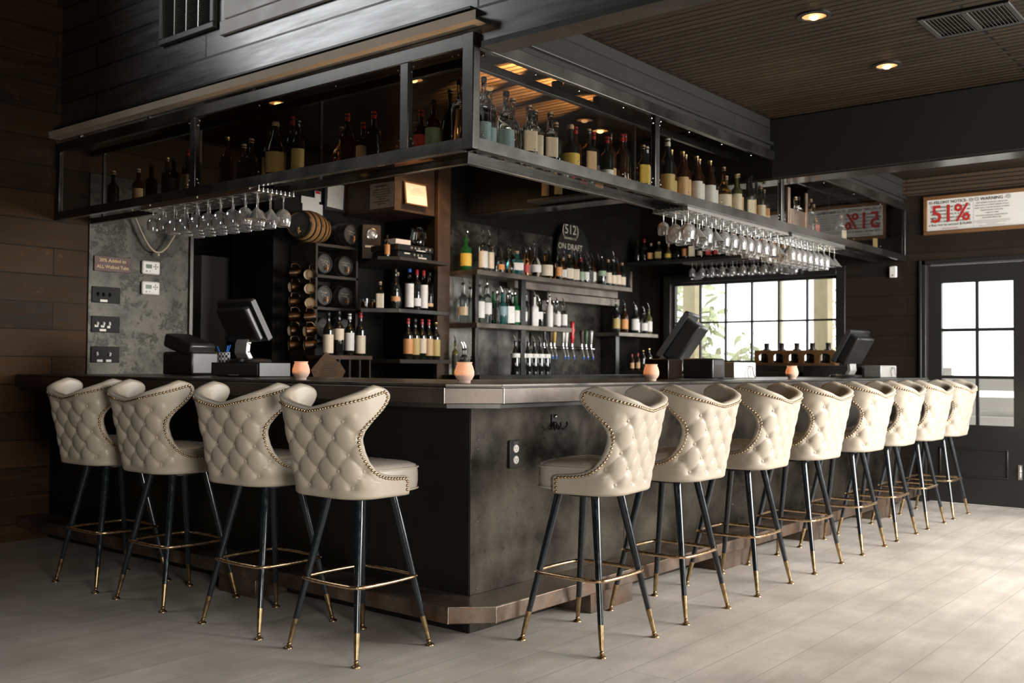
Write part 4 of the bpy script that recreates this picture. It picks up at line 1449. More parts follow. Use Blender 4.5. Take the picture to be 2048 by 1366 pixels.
FILL = [(2.94, 2.63, 'tall', .034, .3, 'liquor', 'lab_white', 'pour'), (3.33, 2.6, 'spirit', .034, .22, 'liquor', None, 'pour'), (3.515, 2.64, 'tall', .032, .25, 'amber', 'lab_red', 'pour'), (3.73, 2.6, 'spirit', .035, .24, 'brown', 'lab_cream', 'pour'), (3.86, 2.64, 'tall', .03, .27, 'liquor', None, 'pour'),
        (4.01, 2.6, 'spirit', .034, .26, 'dark', 'lab_white', 'pour'), (4.18, 2.6, 'spirit', .034, .25, 'brown', 'lab_tan', 'cap_black'), (4.27, 2.62, 'tall', .032, .26, 'liquor', 'lab_green', 'pour'), (4.35, 2.6, 'spirit', .034, .25, 'amber', 'lab_cream', 'pour'), (4.43, 2.62, 'tall', .03, .26, 'dark', None, 'pour'), (4.52, 2.62, 'wine', .034, .28, 'dark', 'lab_gold', 'pour'), (4.61, 2.6, 'spirit', .034, .27, 'brown', 'lab_white', 'pour'), (4.71, 2.61, 'spirit', .034, .26, 'dark', 'lab_cream', 'pour'), (4.8, 2.6, 'tall', .032, .26, 'dark', 'lab_tan', 'pour'), (4.88, 2.61, 'spirit', .034, .26, 'amber', 'lab_cream', 'pour'), (4.96, 2.6, 'spirit', .034, .25, 'dark', None, 'pour')]
TOPS = sorted(TOPS + FILL)
row(TOPS, 1.903, 'from the wooden post on the upper back-bar shelf', 'spirits on the upper back-bar shelf', seed=2)
MIDS = [(2.855, 2.60, 'spirit', .042, .315, 'liquor', 'lab_cream', 'pour', (.2, .42)), (2.92, 2.48, 'spirit', .042, .3, 'liquor', 'lab_white', 'pour', (.14, .58)), (3.005, 2.47, 'tall', .036, .3, 'liquor', 'lab_white', 'pour', (.25, .56)), (3.075, 2.55, 'tall', .028, .3, 'liquor', None, 'pour'), (3.13, 2.47, 'tall', .024, .24, 'liquor', 'lab_black', 'pour'),
        (3.195, 2.47, 'spirit', .04, .255, 'teal', 'lab_teal', 'pour', (.3, .58)), (3.285, 2.465, 'square', .042, .255, 'liquor', 'lab_white', 'pour', (.05, .6)), (3.375, 2.475, 'spirit', .04, .245, 'green', 'lab_white', 'pour', (.1, .5)), (3.465, 2.47, 'wine', .038, .255, 'dark', 'lab_white', 'pour', (.14, .46)), (3.55, 2.5, 'tall', .033, .27, 'liquor', None, 'pour'),
        (3.62, 2.46, 'square', .036, .25, 'white_ceramic', 'lab_white', 'pour'), (3.70, 2.47, 'square', .036, .21, 'dark', 'lab_white', 'pour', (.3, .6)), (3.77, 2.54, 'tall', .03, .21, 'olive', None, 'cork'), (3.835, 2.46, 'tall', .031, .26, 'white_ceramic', 'lab_white', 'pour'), (3.90, 2.53, 'spirit', .034, .215, 'liquor', 'lab_white', 'pour', (.1, .56)), (3.945, 2.455, 'spirit', .031, .205, 'liquor', 'lab_white', 'pour', (.1, .58)),
        (4.0, 2.54, 'spirit', .034, .215, 'liquor', 'lab_white', 'pour', (.1, .58)), (4.048, 2.46, 'spirit', .031, .205, 'liquor', 'lab_white', 'pour', (.1, .58))]
MIDS = sorted(MIDS + [(2.965, 2.62, 'spirit', .036, .29, 'liquor', None, 'pour'), (3.245, 2.61, 'tall', .034, .27, 'green', 'lab_white', 'pour'), (3.33, 2.62, 'spirit', .034, .26, 'liquor', 'lab_white', 'pour'), (3.42, 2.6, 'tall', .032, .26, 'dark', 'lab_red', 'pour'), (3.51, 2.62, 'spirit', .034, .26, 'liquor', 'lab_cream', 'pour'), (3.66, 2.6, 'spirit', .034, .25, 'liquor', 'lab_white', 'pour'), (3.86, 2.63, 'tall', .032, .26, 'green', None, 'pour')])
row(MIDS, 1.479, 'from the wooden post on the middle back-bar shelf', 'spirits on the middle back-bar shelf', seed=5)
for i in range(6):
    bottle(3.36 + i * 0.086, 2.46, 1.063, 'jug', .04, .27, 'dark', 'lab_white', 'pour', 'dark house-mix bottle with white neck tag, %s from the wooden post, back counter' % nth(i), 'house-mix bottles on the back counter', R(-36), (.53, .66))
for i in range(5):
    bottle(2.765 + i * 0.062, 2.60 - (i % 2) * .03, 1.063, 'tall', .026, .2 if i else .26, 'liquor' if i else 'olive', 'lab_black', 'pour', 'small dark-labelled pour bottle, %s from the wooden post, behind the corner candle' % nth(i), 'small pour bottles on the back counter', R(-36), (.2, .6))
ws = tag(MB().box(4.86, 5.58, 2.4, 2.72, 1.43, 1.466).build('wall_shelf', M['shelf_edge'], bev=0.002), 'short steel shelf beside the tap alcove', 'shelf')
row([(4.915, 2.47, 'wine', .038, .26, 'dark', 'lab_gold', 'pour'), (5.06, 2.47, 'wine', .038, .26, 'brown', 'lab_orange', 'pour'), (5.235, 2.46, 'spirit', .04, .25, 'dark', 'lab_white', 'pour', (.12, .56)), (5.33, 2.5, 'spirit', .034, .22, 'liquor', 'lab_white', 'pour', (.06, .5)), (5.41, 2.46, 'spirit', .033, .21, 'liquor', 'lab_white', 'pour'), (5.51, 2.47, 'wine', .036, .25, 'olive', 'lab_white', 'pour', (.1, .5))], 1.466, 'from the tap alcove on the short wall shelf', 'bottles on the short wall shelf', seed=9)
fc = tag(MB().box(5.19, L - 0.001, 0.76, 2.71, 0, 1.10).build('side_counter', M['black'], bev=0.004), 'dark work counter under the window behind the bar', 'counter')
row([(5.25, 2.5, 'tall', .022, .15, 'brown', 'lab_tan', 'cap_red'), (5.31, 2.47, 'tall', .022, .16, 'brown', 'lab_tan', 'cap_red'), (5.39, 2.46, 'wine', .03, .2, 'dark', None, 'cap_gold'), (5.52, 2.47, 'wine', .036, .22, 'dark', 'lab_gold', 'cap_gold')], 1.10, 'from the tap alcove on the low counter', 'small bottles on the low counter', seed=4)
for i, x in enumerate((5.60, 5.68)):
    o = MB().lathe([(0, 0), (.036, 0), (.04, .008), (.04, .07), (.035, .07), (.034, .012), (0, .01)], 16).build('glass_jar', M['glass'])
    o.location = (x, 2.25 - .12 * i, 1.10)
    tag(o, 'small clear glass jar on the low counter, %s from the short wall shelf' % nth(i), 'jar', 'glass jars on the low counter')
t = thing('brewery_sign', 'dark round-topped board lettered (512) on the upper back-bar shelf', 'sign', (4.43, 2.66, 1.904))
pts = [(-.25, 0), (.25, 0)] + [(.25 * math.cos(a * math.pi / 14), .31 + .25 * math.sin(a * math.pi / 14)) for a in range(15)]
Mx = Matrix.Rotation(R(90), 4, 'X')
mb = MB().prism(pts, 0, 0.03)
mb.v = [tuple(Mx @ Vector(p)) for p in mb.v]
mb.build('board', simple('sign_black', (0.02, 0.02, 0.018), 0.4), t, bev=0.004)
for body, size, z in (('(512)', .125, 2.405), ('BREWING CO.', .03, 2.325), ('ON DRAFT', .078, 2.245)):
    words('lettering', body, size, (4.38, 2.66 - 0.0312, z), (1, 0, 0), (0, 0, 1), M['cream_paint'], t)

# beer taps
HM = {'red': ('red figure-shaped', M['red']), 'yellow': ('mustard yellow', M['yellow']), 'white': ('white', M['plastic_white']), 'green': ('dark green', simple('tap_green', (0.06, 0.1, 0.05), 0.3)), 'black': ('black', M['cap_black']), 'silver': ('silver', M['silver']), 'wood': ('brown wooden', M['wood_brown'])}
for i, (x, hk) in enumerate(((3.78, 'black'), (3.875, 'wood'), (3.93, 'yellow'), (4.06, 'silver'), (4.11, 'white'), (4.2, 'red'), (4.35, 'wood'), (4.42, 'green'), (4.5, 'silver'))):
    t = thing('beer_tap', 'chrome beer tap with %s handle, %s along the tap manifold from the shelf end' % (HM[hk][0], nth(i)), 'beer tap', (x, 2.53, 1.30), group='beer taps on the manifold')
    MB().cyl((0, 0.02, 0), (0, -0.05, 0), 0.014, 0.012, 12).ball((0, -0.055, 0), 0.017, 10, 6).cyl((0, -0.055, 0.01), (0, -0.055, 0.045), 0.009, 0.007, 10).tube([(0, -0.055, -0.005), (0, -0.062, -0.03), (0, -0.075, -0.06), (0, -0.078, -0.075)], [.011, .01, .008, .007], 10).build('faucet', M['chrome'], t)
    MB().cyl((0, -0.078, -0.075), (0, -0.079, -0.1), 0.0085, 0.006, 10).build('spout_plug', M['blue'], t)
    hgt = 0.2 if hk == 'red' else 0.13
    if hk == 'red':
        pr = [(0, .04), (.012, .042), (.014, .07), (.022, .1), (.017, .13), (.026, .165), (.018, .2), (.02, .22), (.014, .24), (0, .245)]
    else:
        pr = [(0, .04), (.01, .042), (.013, .06), (.02, .04 + hgt * .75), (.021, .04 + hgt * .92), (.014, .04 + hgt), (0, .042 + hgt)]
    MB().lathe(pr, 14, Matrix.Translation((0, -0.055, 0))).build('tap_handle', HM[hk][1], t)

# ------------------------------------------------------------------ shelf over the window, beam ledge
tag(MB().box(5.42, L - 0.001, 0.72, 2.715, 2.165, 2.195).build('window_shelf', M['black'], bev=0.003), 'dark shelf of bottles over the window', 'shelf')
rack('dark runner rack of upturned glasses under the shelf over the window', 5.45, 5.69, 0.92, 2.05, 2.142, 'y')
for i in range(10):
    for j in range(3):
        k = 'cone' if (i == 0 and j < 2) or (i == 9 and j == 1) else 'small'
        hang(k, 5.48 + j * 0.085, 0.99 + i * 0.108, 2.146, 'upturned martini glass hanging before the window' if k == 'cone' else 'short upturned stemmed glass in the rack before the window', 'martini glasses before the window' if k == 'cone' else 'glasses in the rack before the window')
FS = [(2.6, 'spirit', .036, .22, 'dark', None, 'cap_black'), (2.52, 'spirit', .034, .22, 'dark', None, 'cap_red'), (2.44, 'square', .042, .17, 'liquor', 'lab_orange', 'cork'), (2.35, 'square', .042, .18, 'dark', 'lab_gold', 'cork'), (2.24, 'round', .042, .15, 'olive', 'lab_yellow', 'cork'), (2.14, 'round', .04, .15, 'dark', None, 'cork'), (2.05, 'spirit', .036, .2, 'dark', 'lab_orange', 'cap_black'), (1.98, 'square', .04, .2, 'dark', 'lab_cream', 'cap_black', (.1, .6)), (1.88, 'squat', .036, .16, 'dark', 'lab_cream', 'cap_black'), (1.79, 'square', .042, .17, 'dark', 'lab_red', 'cap_red'), (1.70, 'square', .042, .17, 'dark', 'lab_red', 'cap_red'), (1.61, 'spirit', .034, .2, 'dark', None, 'cap_black'), (1.52, 'spirit', .034, .2, 'dark', 'lab_orange', 'cap_black'), (1.42, 'square', .04, .2, 'dark', 'lab_tan', 'cap_black'), (1.32, 'square', .04, .22, 'dark', 'lab_orange', 'cap_black', (.1, .6)), (1.23, 'square', .04, .24, 'dark', 'lab_orange', 'cap_black', (.1, .6)), (1.13, 'spirit', .036, .22, 'brown', 'lab_orange', 'cap_black'), (1.03, 'spirit', .036, .22, 'brown', 'lab_tan', 'cap_black')]
row([(5.5,) + q for q in FS], 2.195, 'from the back bar above the window', 'bottles on the shelf over the window', rz=-62, seed=7)
tag(MB().box(2.86, 3.03, 1.2, 1.95, 2.40, 2.42).build('beam_ledge', M['black'], bev=0.002), 'narrow dark ledge on the beam across the bar well', 'shelf')
row([(2.93, 1.82, 'square', .036, .2, 'dark', 'lab_tan', 'cap_black', (.1, .6)), (2.93, 1.70, 'square', .038, .2, 'dark', 'lab_gold', 'cap_black', (.1, .6)), (2.93, 1.46, 'square', .036, .18, 'dark', 'lab_red', 'cap_red', (.1, .6)), (2.93, 1.33, 'square', .038, .16, 'amber', 'lab_orange', 'cork')], 2.42, 'from the back wall on the beam ledge', 'bottles on the beam ledge', rz=-60, seed=3)

# ------------------------------------------------------------------ bottles in the display case
CR = []
spec = [(0.225, 'tall', .034, .33, 'liquor', 'lab_teal', 'cap_black', (.12, .4)), (0.30, 'tall', .034, .31, 'liquor', 'lab_teal', 'cap_black', (.12, .4)), (0.385, 'spirit', .04, .30, 'liquor', 'lab_teal', 'cap_black', (.1, .42)), (0.47, 'round', .046, .29, 'liquor', None, 'cork'), (0.56, 'square', .042, .27, 'liquor', 'lab_cream', 'cork', (.2, .56)), (0.645, 'square', .042, .27, 'liquor', 'lab_cream', 'cork', (.2, .56)), (0.73, 'square', .04, .27, 'liquor', 'lab_cream', 'cork', (.2, .56)), (0.815, 'spirit', .038, .24, 'dark', None, 'cork'),
        (0.90, 'squat', .048, .24, 'dark', 'lab_yellow', 'cork'), (0.985, 'spirit', .036, .25, 'brown', None, 'cap_red'), (1.065, 'square', .038, .25, 'dark', 'lab_tan', 'cork', (.14, .56)), (1.15, 'spirit', .034, .25, 'dark', 'lab_black', 'cap_red', (.12, .34)), (1.235, 'spirit', .034, .24, 'dark', 'lab_white', 'cap_red', (.12, .3)), (1.31, 'wine', .034, .28, 'brown', 'lab_tan', 'cap_black', (.14, .34)), (1.38, 'wine', .034, .28, 'brown', None, 'cap_red'), (1.455, 'wine', .036, .3, 'dark', 'lab_orange', 'cap_red', (.06, .2)), (1.6, 'square', .038, .26, 'dark', 'lab_yellow', 'cork', (.2, .6)), (1.685, 'square', .042, .27, 'dark', 'lab_cream', 'cap_white', (.1, .6)),
        (1.87, 'wine', .042, .345, 'dark', 'lab_gold', 'cap_white', (.1, .42)), (1.96, 'wine', .036, .31, 'brown', 'lab_gold', 'cap_gold', (.1, .4)), (2.045, 'wine', .036, .31, 'brown', 'lab_tan', 'cap_gold'), (2.13, 'wine', .036, .31, 'brown', 'lab_tan', 'cap_gold'), (2.215, 'wine', .036, .31, 'brown', 'lab_white', 'cap_gold'), (2.3, 'wine', .036, .31, 'brown', 'lab_white', 'cap_gold'), (2.385, 'wine', .036, .31, 'brown', 'lab_white', 'cap_gold'), (2.475, 'spirit', .036, .28, 'dark', 'lab_white', 'cap_black'),
        (2.57, 'round', .046, .29, 'amber', 'lab_cream', 'cork'), (2.66, 'spirit', .036, .25, 'olive', 'lab_cream', 'cork', (.1, .56)), (2.745, 'spirit', .036, .27, 'olive', 'lab_cream', 'cork', (.1, .56)), (2.83, 'spirit', .036, .29, 'dark', 'lab_tan', 'cork', (.1, .5)), (2.92, 'square', .038, .27, 'dark', 'lab_cream', 'cap_black', (.1, .5)), (3.02, 'spirit', .036, .31, 'dark', 'lab_tan', 'cap_black', (.1, .5)), (3.105, 'spirit', .034, .25, 'dark', 'lab_cream', 'cork', (.1, .5)), (3.22, 'square', .038, .24, 'dark', 'lab_orange', 'cork', (.1, .5)),
        (3.68, 'spirit', .036, .25, 'liquor', 'lab_red', 'cork'), (3.80, 'tall', .036, .27, 'liquor', 'lab_white', 'cap_black', (.1, .6)), (3.95, 'spirit', .038, .27, 'liquor', None, 'cork'), (4.08, 'round', .044, .25, 'amber', 'lab_red', 'cork'), (4.55, 'square', .04, .22, 'liquor', 'lab_cream', 'cork'), (5.35, 'square', .036, .22, 'dark', 'lab_gold', 'cap_black', (.1, .6))]
row([(q[0], .145 + (.018 if i % 2 else -.012)) + q[1:] for i, q in enumerate(spec)], 2.108, 'from the corner post in the door-side display case', 'bottles in the door-side display case', rz=-25, seed=13)
lspec = [(0.2, 'spirit', .036, .31, 'liquor', None, 'cap_black'), (0.285, 'round', .042, .29, 'dark', None, 'cork'), (0.36, 'spirit', .036, .24, 'brown', 'lab_green', 'cap_black'), (0.47, 'spirit', .034, .22, 'brown', 'lab_red', 'cap_red'), (0.76, 'spirit', .036, .25, 'dark', None, 'cap_red'), (0.87, 'spirit', .034, .22, 'brown', 'lab_tan', 'cap_red'), (0.95, 'wine', .034, .27, 'brown', None, 'cap_red'), (1.03, 'round', .042, .22, 'amber', None, 'cork'), (1.33, 'wine', .036, .3, 'dark', 'lab_gold', 'cap_black'), (1.42, 'wine', .036, .33, 'dark', None, 'cap_red'), (1.52, 'jug', .052, .31, 'dark', 'lab_gold', 'cork'), (1.62, 'wine', .034, .29, 'brown', 'lab_tan', 'cap_black'), (1.73, 'spirit', .036, .25, 'dark', None, 'cork'), (1.84, 'spirit', .036, .24, 'brown', None, 'cork'),
         (1.95, 'wine', .034, .3, 'brown', None, 'cap_gold'), (2.02, 'spirit', .034, .26, 'dark', 'lab_tan', 'cap_gold'), (2.26, 'wine', .036, .29, 'dark', None, 'cap_black'), (2.38, 'wine', .036, .28, 'brown', 'lab_tan', 'cap_red'), (2.48, 'spirit', .036, .24, 'dark', 'lab_black', 'cap_black'), (2.6, 'wine', .034, .27, 'brown', None, 'cap_gold'), (2.72, 'spirit', .036, .22, 'dark', None, 'cap_black'), (2.92, 'spirit', .036, .23, 'brown', 'lab_tan', 'cork'), (3.16, 'spirit', .036, .24, 'dark', None, 'cork')]
row([(.145 + (.02 if i % 2 else -.012),) + q for i, q in enumerate(lspec)] if False else [(.145 + (.02 if i % 2 else -.012), q[0]) + q[1:] for i, q in enumerate(lspec)], 2.108, 'from the corner post in the planked-wall display case', 'bottles in the planked-wall display case', rz=-65, seed=17)

# ------------------------------------------------------------------ dark niche between barrels and back bar
uc = tag(MB().box(2.19, 2.638, 2.72, 3.298, 2.33, 2.789).build('upper_cabinet', M['wood_brown'], bev=0.003), 'small brown wall cabinet holding the framed licence, over the niche shelves', 'cabinet')
for nm, poly, z0, z1, lb in (('niche_shelf', [(2.09, 2.55), (2.63, 2.55), (2.63, 3.29), (2.12, 3.29), (2.12, 2.97), (1.97, 2.67)], 1.925, 1.95, 'dark clipped-corner shelf holding the amplifier'),
                             ('niche_shelf', [(2.09, 2.55), (2.63, 2.55), (2.63, 3.29), (2.12, 3.29), (2.12, 2.985), (1.885, 2.755)], 1.53, 1.56, 'dark clipped-corner shelf of corked bottles under the amplifier shelf'),
                             ('niche_shelf', [(2.07, 2.52), (2.63, 2.52), (2.63, 3.29), (2.07, 3.29)], 1.15, 1.18, 'low dark shelf holding five wine bottles in the niche')):
    tag(MB().prism(poly, z0, z1).build(nm, M['steel'] if 'corked' in lb else M['wood_rack'], bev=0.002), lb, 'shelf')
row([(2.02, 2.69, 'square', .036, .19, 'dark', 'lab_cream', 'cork', (.02, .58)), (2.12, 2.63, 'wine', .032, .29, 'dark', 'lab_orange', 'cap_black', (.2, .32)), (2.175, 2.66, 'round', .036, .27, 'liquor', None, 'cork'), (2.25, 2.61, 'tall', .033, .3, 'liquor', 'lab_white', 'cap_blue', (.06, .66)), (2.33, 2.61, 'tall', .033, .3, 'dark', 'lab_white', 'cap_red', (.1, .3)), (2.405, 2.61, 'tall', .033, .3, 'liquor', 'lab_white', 'cap_red', (.06, .66)), (2.48, 2.62, 'tall', .031, .29, 'liquor', 'lab_tan', 'cap_black', (.12, .2))], 1.56, 'from the barrels on the middle niche shelf', 'bottles on the middle niche shelf', seed=21)
for i, (x, y) in enumerate(((1.96, 2.79), (2.05, 2.76))):
    t = thing('tumbler', 'low tumbler of amber bitters, %s from the barrels on the middle niche shelf' % nth(i), 'glass', (x, y, 1.56), group='amber tumblers on the niche shelf')
    MB().lathe([(0, 0), (.036, 0), (.038, .01), (.038, .075), (.0355, .075), (.0355, .008), (0, .006)], 18).build('tumbler_glass', M['glass'], t)
    MB().lathe([(0, .008), (.0345, .008), (.0345, .05), (0, .05)], 18).build('drink', M['amber'], t)
row([(2.23, 2.6, 'wine', .036, .3, 'dark', 'lab_orange', 'cap_red', (.14, .52)), (2.305, 2.6, 'wine', .036, .3, 'dark', 'lab_gold', 'cap_black', (.12, .54)), (2.38, 2.6, 'wine', .036, .3, 'dark', 'lab_cream', 'cap_red', (.16, .54)), (2.455, 2.6, 'wine', .036, .3, 'dark', 'lab_tan', 'cap_red', (.1, .54)), (2.535, 2.6, 'wine', .036, .29, 'dark', 'lab_gold', 'cap_gold', (.1, .54))], 1.18, 'from the barrels on the low niche shelf', 'wine bottles on the low niche shelf', seed=22)
t = thing('amplifier', 'two-tier black amplifier with white tags on the niche shelf', 'amplifier', (2.28, 2.74, 1.95))
MB().box(-.18, .18, -.16, .14, .004, .05).box(-.19, .19, -.17, .14, .054, .1).build('case', M['pos'], t, bev=0.004)
mb = MB()
for x in (-.06, -.02, .02, .1, .14):
    mb.cyl((x, -.168, .078), (x, -.182, .078), .009, n=12)
for x in (-.02, .02, .06):
    mb.cyl((x, -.158, .028), (x, -.172, .028), .009, n=12)
mb.build('knobs', M['silver'], t)
MB().box(.03, .12, -.163, -.16, .006, .016).box(-.12, -.06, -.163, -.16, .03, .04).box(.0, .1, -.173, -.17, .06, .068).build('name_tag', M['paper_plain'], t)
tag(MB().box(2.09, 2.25, 2.6, 2.72, 2.052, 2.09).build('adapter_box', M['plastic_white'], bev=0.003), 'small white adapter box on top of the amplifier', 'box')
t = thing('glass_pitcher', 'clear glass pitcher standing at the back of the amplifier', 'pitcher', (2.42, 2.70, 2.05))
MB().lathe([(0, 0), (.05, 0), (.062, .03), (.066, .08), (.05, .13), (.052, .16), (.05, .16), (.047, .13), (.062, .08), (.058, .03), (0, .006)], 20).build('jug_body', M['glass'], t)
MB().tube([(.05, -.0, .14), (.09, 0, .13), (.1, 0, .09), (.066, 0, .05)], .006, 7).build('handle', M['glass'], t)
t = thing('speaker', 'small black loudspeaker with a chrome ring beside the barrels', 'speaker', (2.13, 2.93, 1.95), R(-30))
MB().box(-.075, .075, -.07, .07, 0, .27).build('cabinet', M['pos'], t, bev=0.006)
MB().lathe([(.03, 0), (.044, 0), (.044, .008), (.036, .01), (.03, .002)], 24, Matrix.Translation((0, -.07, .195)) @ Matrix.Rotation(R(90), 4, 'X')).build('ring', M['chrome'], t)
MB().lathe([(0, .001), (.03, .001), (.012, .006), (0, .012)], 20, Matrix.Translation((0, -.069, .195)) @ Matrix.Rotation(R(90), 4, 'X')).build('cone', M['silver'], t)
MB().box(-.05, .02, -.072, -.07, .09, .105).build('name_tag', M['paper_plain'], t)
MB().cyl((.05, -.07, .06), (.05, -.073, .06), .005, n=8).build('indicator', M['led'], t)
bottle(2.045, 2.645, 1.95, 'tall', .02, .15, 'dark', 'lab_orange', 'cap_black', 'small orange-labelled sauce bottle on the clipped corner of the amplifier shelf', None, R(-36), (.1, .6))
# papers and notices
t = thing('framed_licence', 'brightly lit framed licence tilted on the front of the brown cabinet', 'picture frame', (2.40, 2.72, 2.475))
mbx = Matrix.Rotation(R(-7), 3, 'X')
MB().obox((0, -.018, 0), (.25, .016, .185), mbx).build('frame', M['wood_mid'], t, bev=0.003)
MB().obox((0, -.0275, -.001), (.225, .002, .16), mbx).build('certificate', M['paper_plain'], t)
mb = MB()
for k in range(9):
    wd = (.06, .1, .16, .16, .16, .12, .16, .09, .05)[k]
    mb.obox((.01, -.0292 - .0156 * (.045 - k * .0128) * -1 * 0 - .0, .045 - k * .0128), (wd, .0006, .002), mbx)
mb.v = [(x, y - 0.1228 * -z * 1.0 * 0, z) for x, y, z in mb.v]
mb.build('print', M['ink_grey'], t)
t = thing('warning_poster', 'tan printed WARNING poster on the side of the brown cabinet', 'poster', (2.19, 2.86, 2.453))
MB().box(-.003, 0, -.13, .13, -.098, .098).build('sheet', M['paper_tan'], t)
words('lettering', '- WARNING -', .03, (2.1866, 2.86, 2.527), (0, -1, 0), (0, 0, 1), M['ink'], t)
for k, ln in enumerate(('OBTAINING FORCED LABOR OR', 'SERVICES IS A CRIME UNDER TEXAS', 'LAW. CALL THE NATIONAL HUMAN', 'TRAFFICKING HOTLINE:', '1-888-373-7888', 'YOU MAY REMAIN ANONYMOUS.', 'ADVERTENCIA')):
    words('lettering', ln, .0125, (2.1866, 2.86, 2.50 - k * .0185), (0, -1, 0), (0, 0, 1), M['ink'], t)
t = thing('posted_document', 'white printed document in a dark frame on the niche wall', 'document', (2.075, 3.29, 2.475), R(0))
MB().box(-.105, .105, -.02, 0, -.12, .12).build('frame', M['black'], t, bev=0.003)
MB().obox((.0, -.0225, 0), (.165, .002, .195), Matrix.Rotation(R(3), 3, 'Y')).build('sheet', M['paper'], t)
t = thing('posted_cards', 'overlapping white cards pinned above the wooden barrel', 'paper', (1.86, 3.29, 2.36))
MB().box(-.1, .1, -.004, -.001, -.07, .03).build('card', M['paper_plain'], t)
MB().box(-.115, .06, -.007, -.0045, .02, .075).build('card', M['paper_plain'], t)
MB().box(.015, .075, -.01, -.0075, .05, .13).build('card', M['paper_plain'], t)
MB().box(.02, .07, -.0108, -.0102, .11, .128).build('stamp', M['red'], t)

# barrels
def barrel(label, x, y, z, r, ln, dark, rz, hand):
    """axis along local y; the head faces -y"""
    t = thing('barrel', label, 'barrel', (x, y, z), rz, 'small barrels on the rack')
    Mr = Matrix.Rotation(R(90), 4, 'X')
    n = 14
    pr = [(r * .80, -ln / 2)] + [(r * (.80 + .20 * math.sin(math.pi * i / n) ** 0.9), -ln / 2 + ln * i / n) for i in range(n + 1)] + [(r * .80, ln / 2)]
    pr = [(0, -ln / 2 + .012), (r * .74, -ln / 2 + .012), (r * .74, -ln / 2)] + pr + [(r * .74, ln / 2), (r * .74, ln / 2 - .012), (0, ln / 2 - .012)]
    MB().lathe(pr, 36, Mr).build('staves', M['barrel_dark'] if dark else M['barrel_wood'], t)
    for k in (-.47, -.3, -.11, .11, .3, .47):
        f = lambda q: r * (.80 + .20 * max(0, math.sin(math.pi * (q + .5))) ** 0.9)
        a, b_ = k - .028, k + .028
        a, b_ = max(-.5, a), min(.5, b_)
        MB().lathe([(f(a) + .0005, ln * a), (f(a) + .0025, ln * a), (f(b_) + .0025, ln * b_), (f(b_) + .0005, ln * b_)], 36, Mr).build('hoop', M['gloss_black'], t)
    hd = -(ln / 2) + .0105
    MB().lathe([(0, 0), (r * .735, 0), (r * .735, .002), (0, .002)], 32, Matrix.Translation((0, hd, 0)) @ Matrix.Rotation(R(90), 4, 'X')).build('head', M['barrel_head'], t)
    sp = MB().cyl((r * .1, hd, -r * .42), (r * .1, hd - .035, -r * .42), .0075, .0085, 10).cyl((r * .1, hd - .028, -r * .42 + .012), (r * .1, hd - .028, -r * .42 - .02), .006, .005, 10).ball((r * .1, hd - .028, -r * .42 + .02), .0095, 10, 6).build('spigot', M['spigot'], t)
    if hand:
        rn = random.Random(hand)
        mb = MB()
        for ln_ in range(2 + hand % 2):
            z0 = r * .3 - ln_ * r * .2
            xx = -r * .42 + ln_ * .012
            while xx < r * (.38 - .1 * ln_):
                st = rn.uniform(.006, .012)
                pts = [(xx + st * q / 4, hd - .0028, z0 - (xx + r * .4) * .15 + rn.uniform(-.008, .008)) for q in range(5)]
                mb.tube(pts, .0011, 4)
                xx += st + rn.uniform(.001, .006)
        mb.build('chalk_writing', M['chalk'], t)
    return t


br = thing('barrel_rack', 'dark wooden rack of small barrels beside the doorway', 'rack', (1.855, 3.14, 0))
mb = MB()
for z in (2.02, 1.785, 1.545, 1.30):
    MB().box(-.21, .21, -.155, .15, z, z + .022).build('rack_shelf', M['wood_rack'], br, bev=0.002)
for x in (-.21, .19):
    MB().box(x, x + .02, -.155, .15, 1.0, 2.02).build('side', M['wood_rack'], br, bev=0.002)
MB().box(-.21, .21, .14, .15, 1.0, 2.03).build('back', M['black'], br)
lbl = ('upper', 'middle', 'lower')
for i, z in enumerate((1.807, 1.567, 1.322)):
    for j, x in enumerate((1.752, 1.958)):
        barrel('small blackened barrel with chalked head in the %s rack row, %s' % (lbl[i], ('by the doorway side', 'by the niche side')[j]), x, 3.125, z + .089, .0875, .235, True, 0, 3 + i * 2 + j)
barrel('small blackened barrel standing on top of the rack by the niche', 1.985, 3.10, 2.042 + .094, .0925, .25, True, 0, 12)
barrel('larger oak-coloured barrel with black hoops lying on top of the rack', 1.66, 3.08, 2.042 + .122, .12, .34, False, R(-68), 0)
# mugs on hooks down the side of the rack
for c in range(2):
    for i in range(6):
        x, y, z = ((1.598, 2.985, 1.80 - i * .104), (1.565, 3.12, 1.82 - i * .108))[c]
        lit = c == 0 and i < 3
        t = thing('hanging_copper_mug', 'copper mug hanging in the %s column beside the barrel rack, %s from the top' % (('front', 'rear')[c], nth(i)), 'mug', (x, y, z), R(-52 + 9 * ((i * 7) % 3 - 1) if lit else -118 + 14 * ((i * 5) % 3 - 1)), 'copper mugs beside the barrel rack')
        Mr = Matrix.Rotation(R(96), 4, 'X')
        MB().lathe([(.0, -.042), (.03, -.042), (.036, -.03), (.039, .0), (.0405, .042), (.0385, .042), (.037, .0), (.034, -.028), (0, -.038)], 24, Mr).build('mug_body', M['copper'], t)
        MB().lathe([(.0376, .0405), (.0368, .0), (.0335, -.027), (0, -.0372)], 24, Mr).build('lining', M['mug_in'], t)
        MB().tube([(0, -.03, .038), (0, -.028, .062), (0, .01, .066), (0, .03, .05), (0, .034, .034)], .0045, 7).build('handle', M['copper'], t)
        MB().tube([(.03, .012, .078), (.005, .012, .078), (-.002, .0, .073), (0.0, -.012, .0725), (.006, -.02, .082)], .0028, 6).build('hook', M['gloss_black'], t)
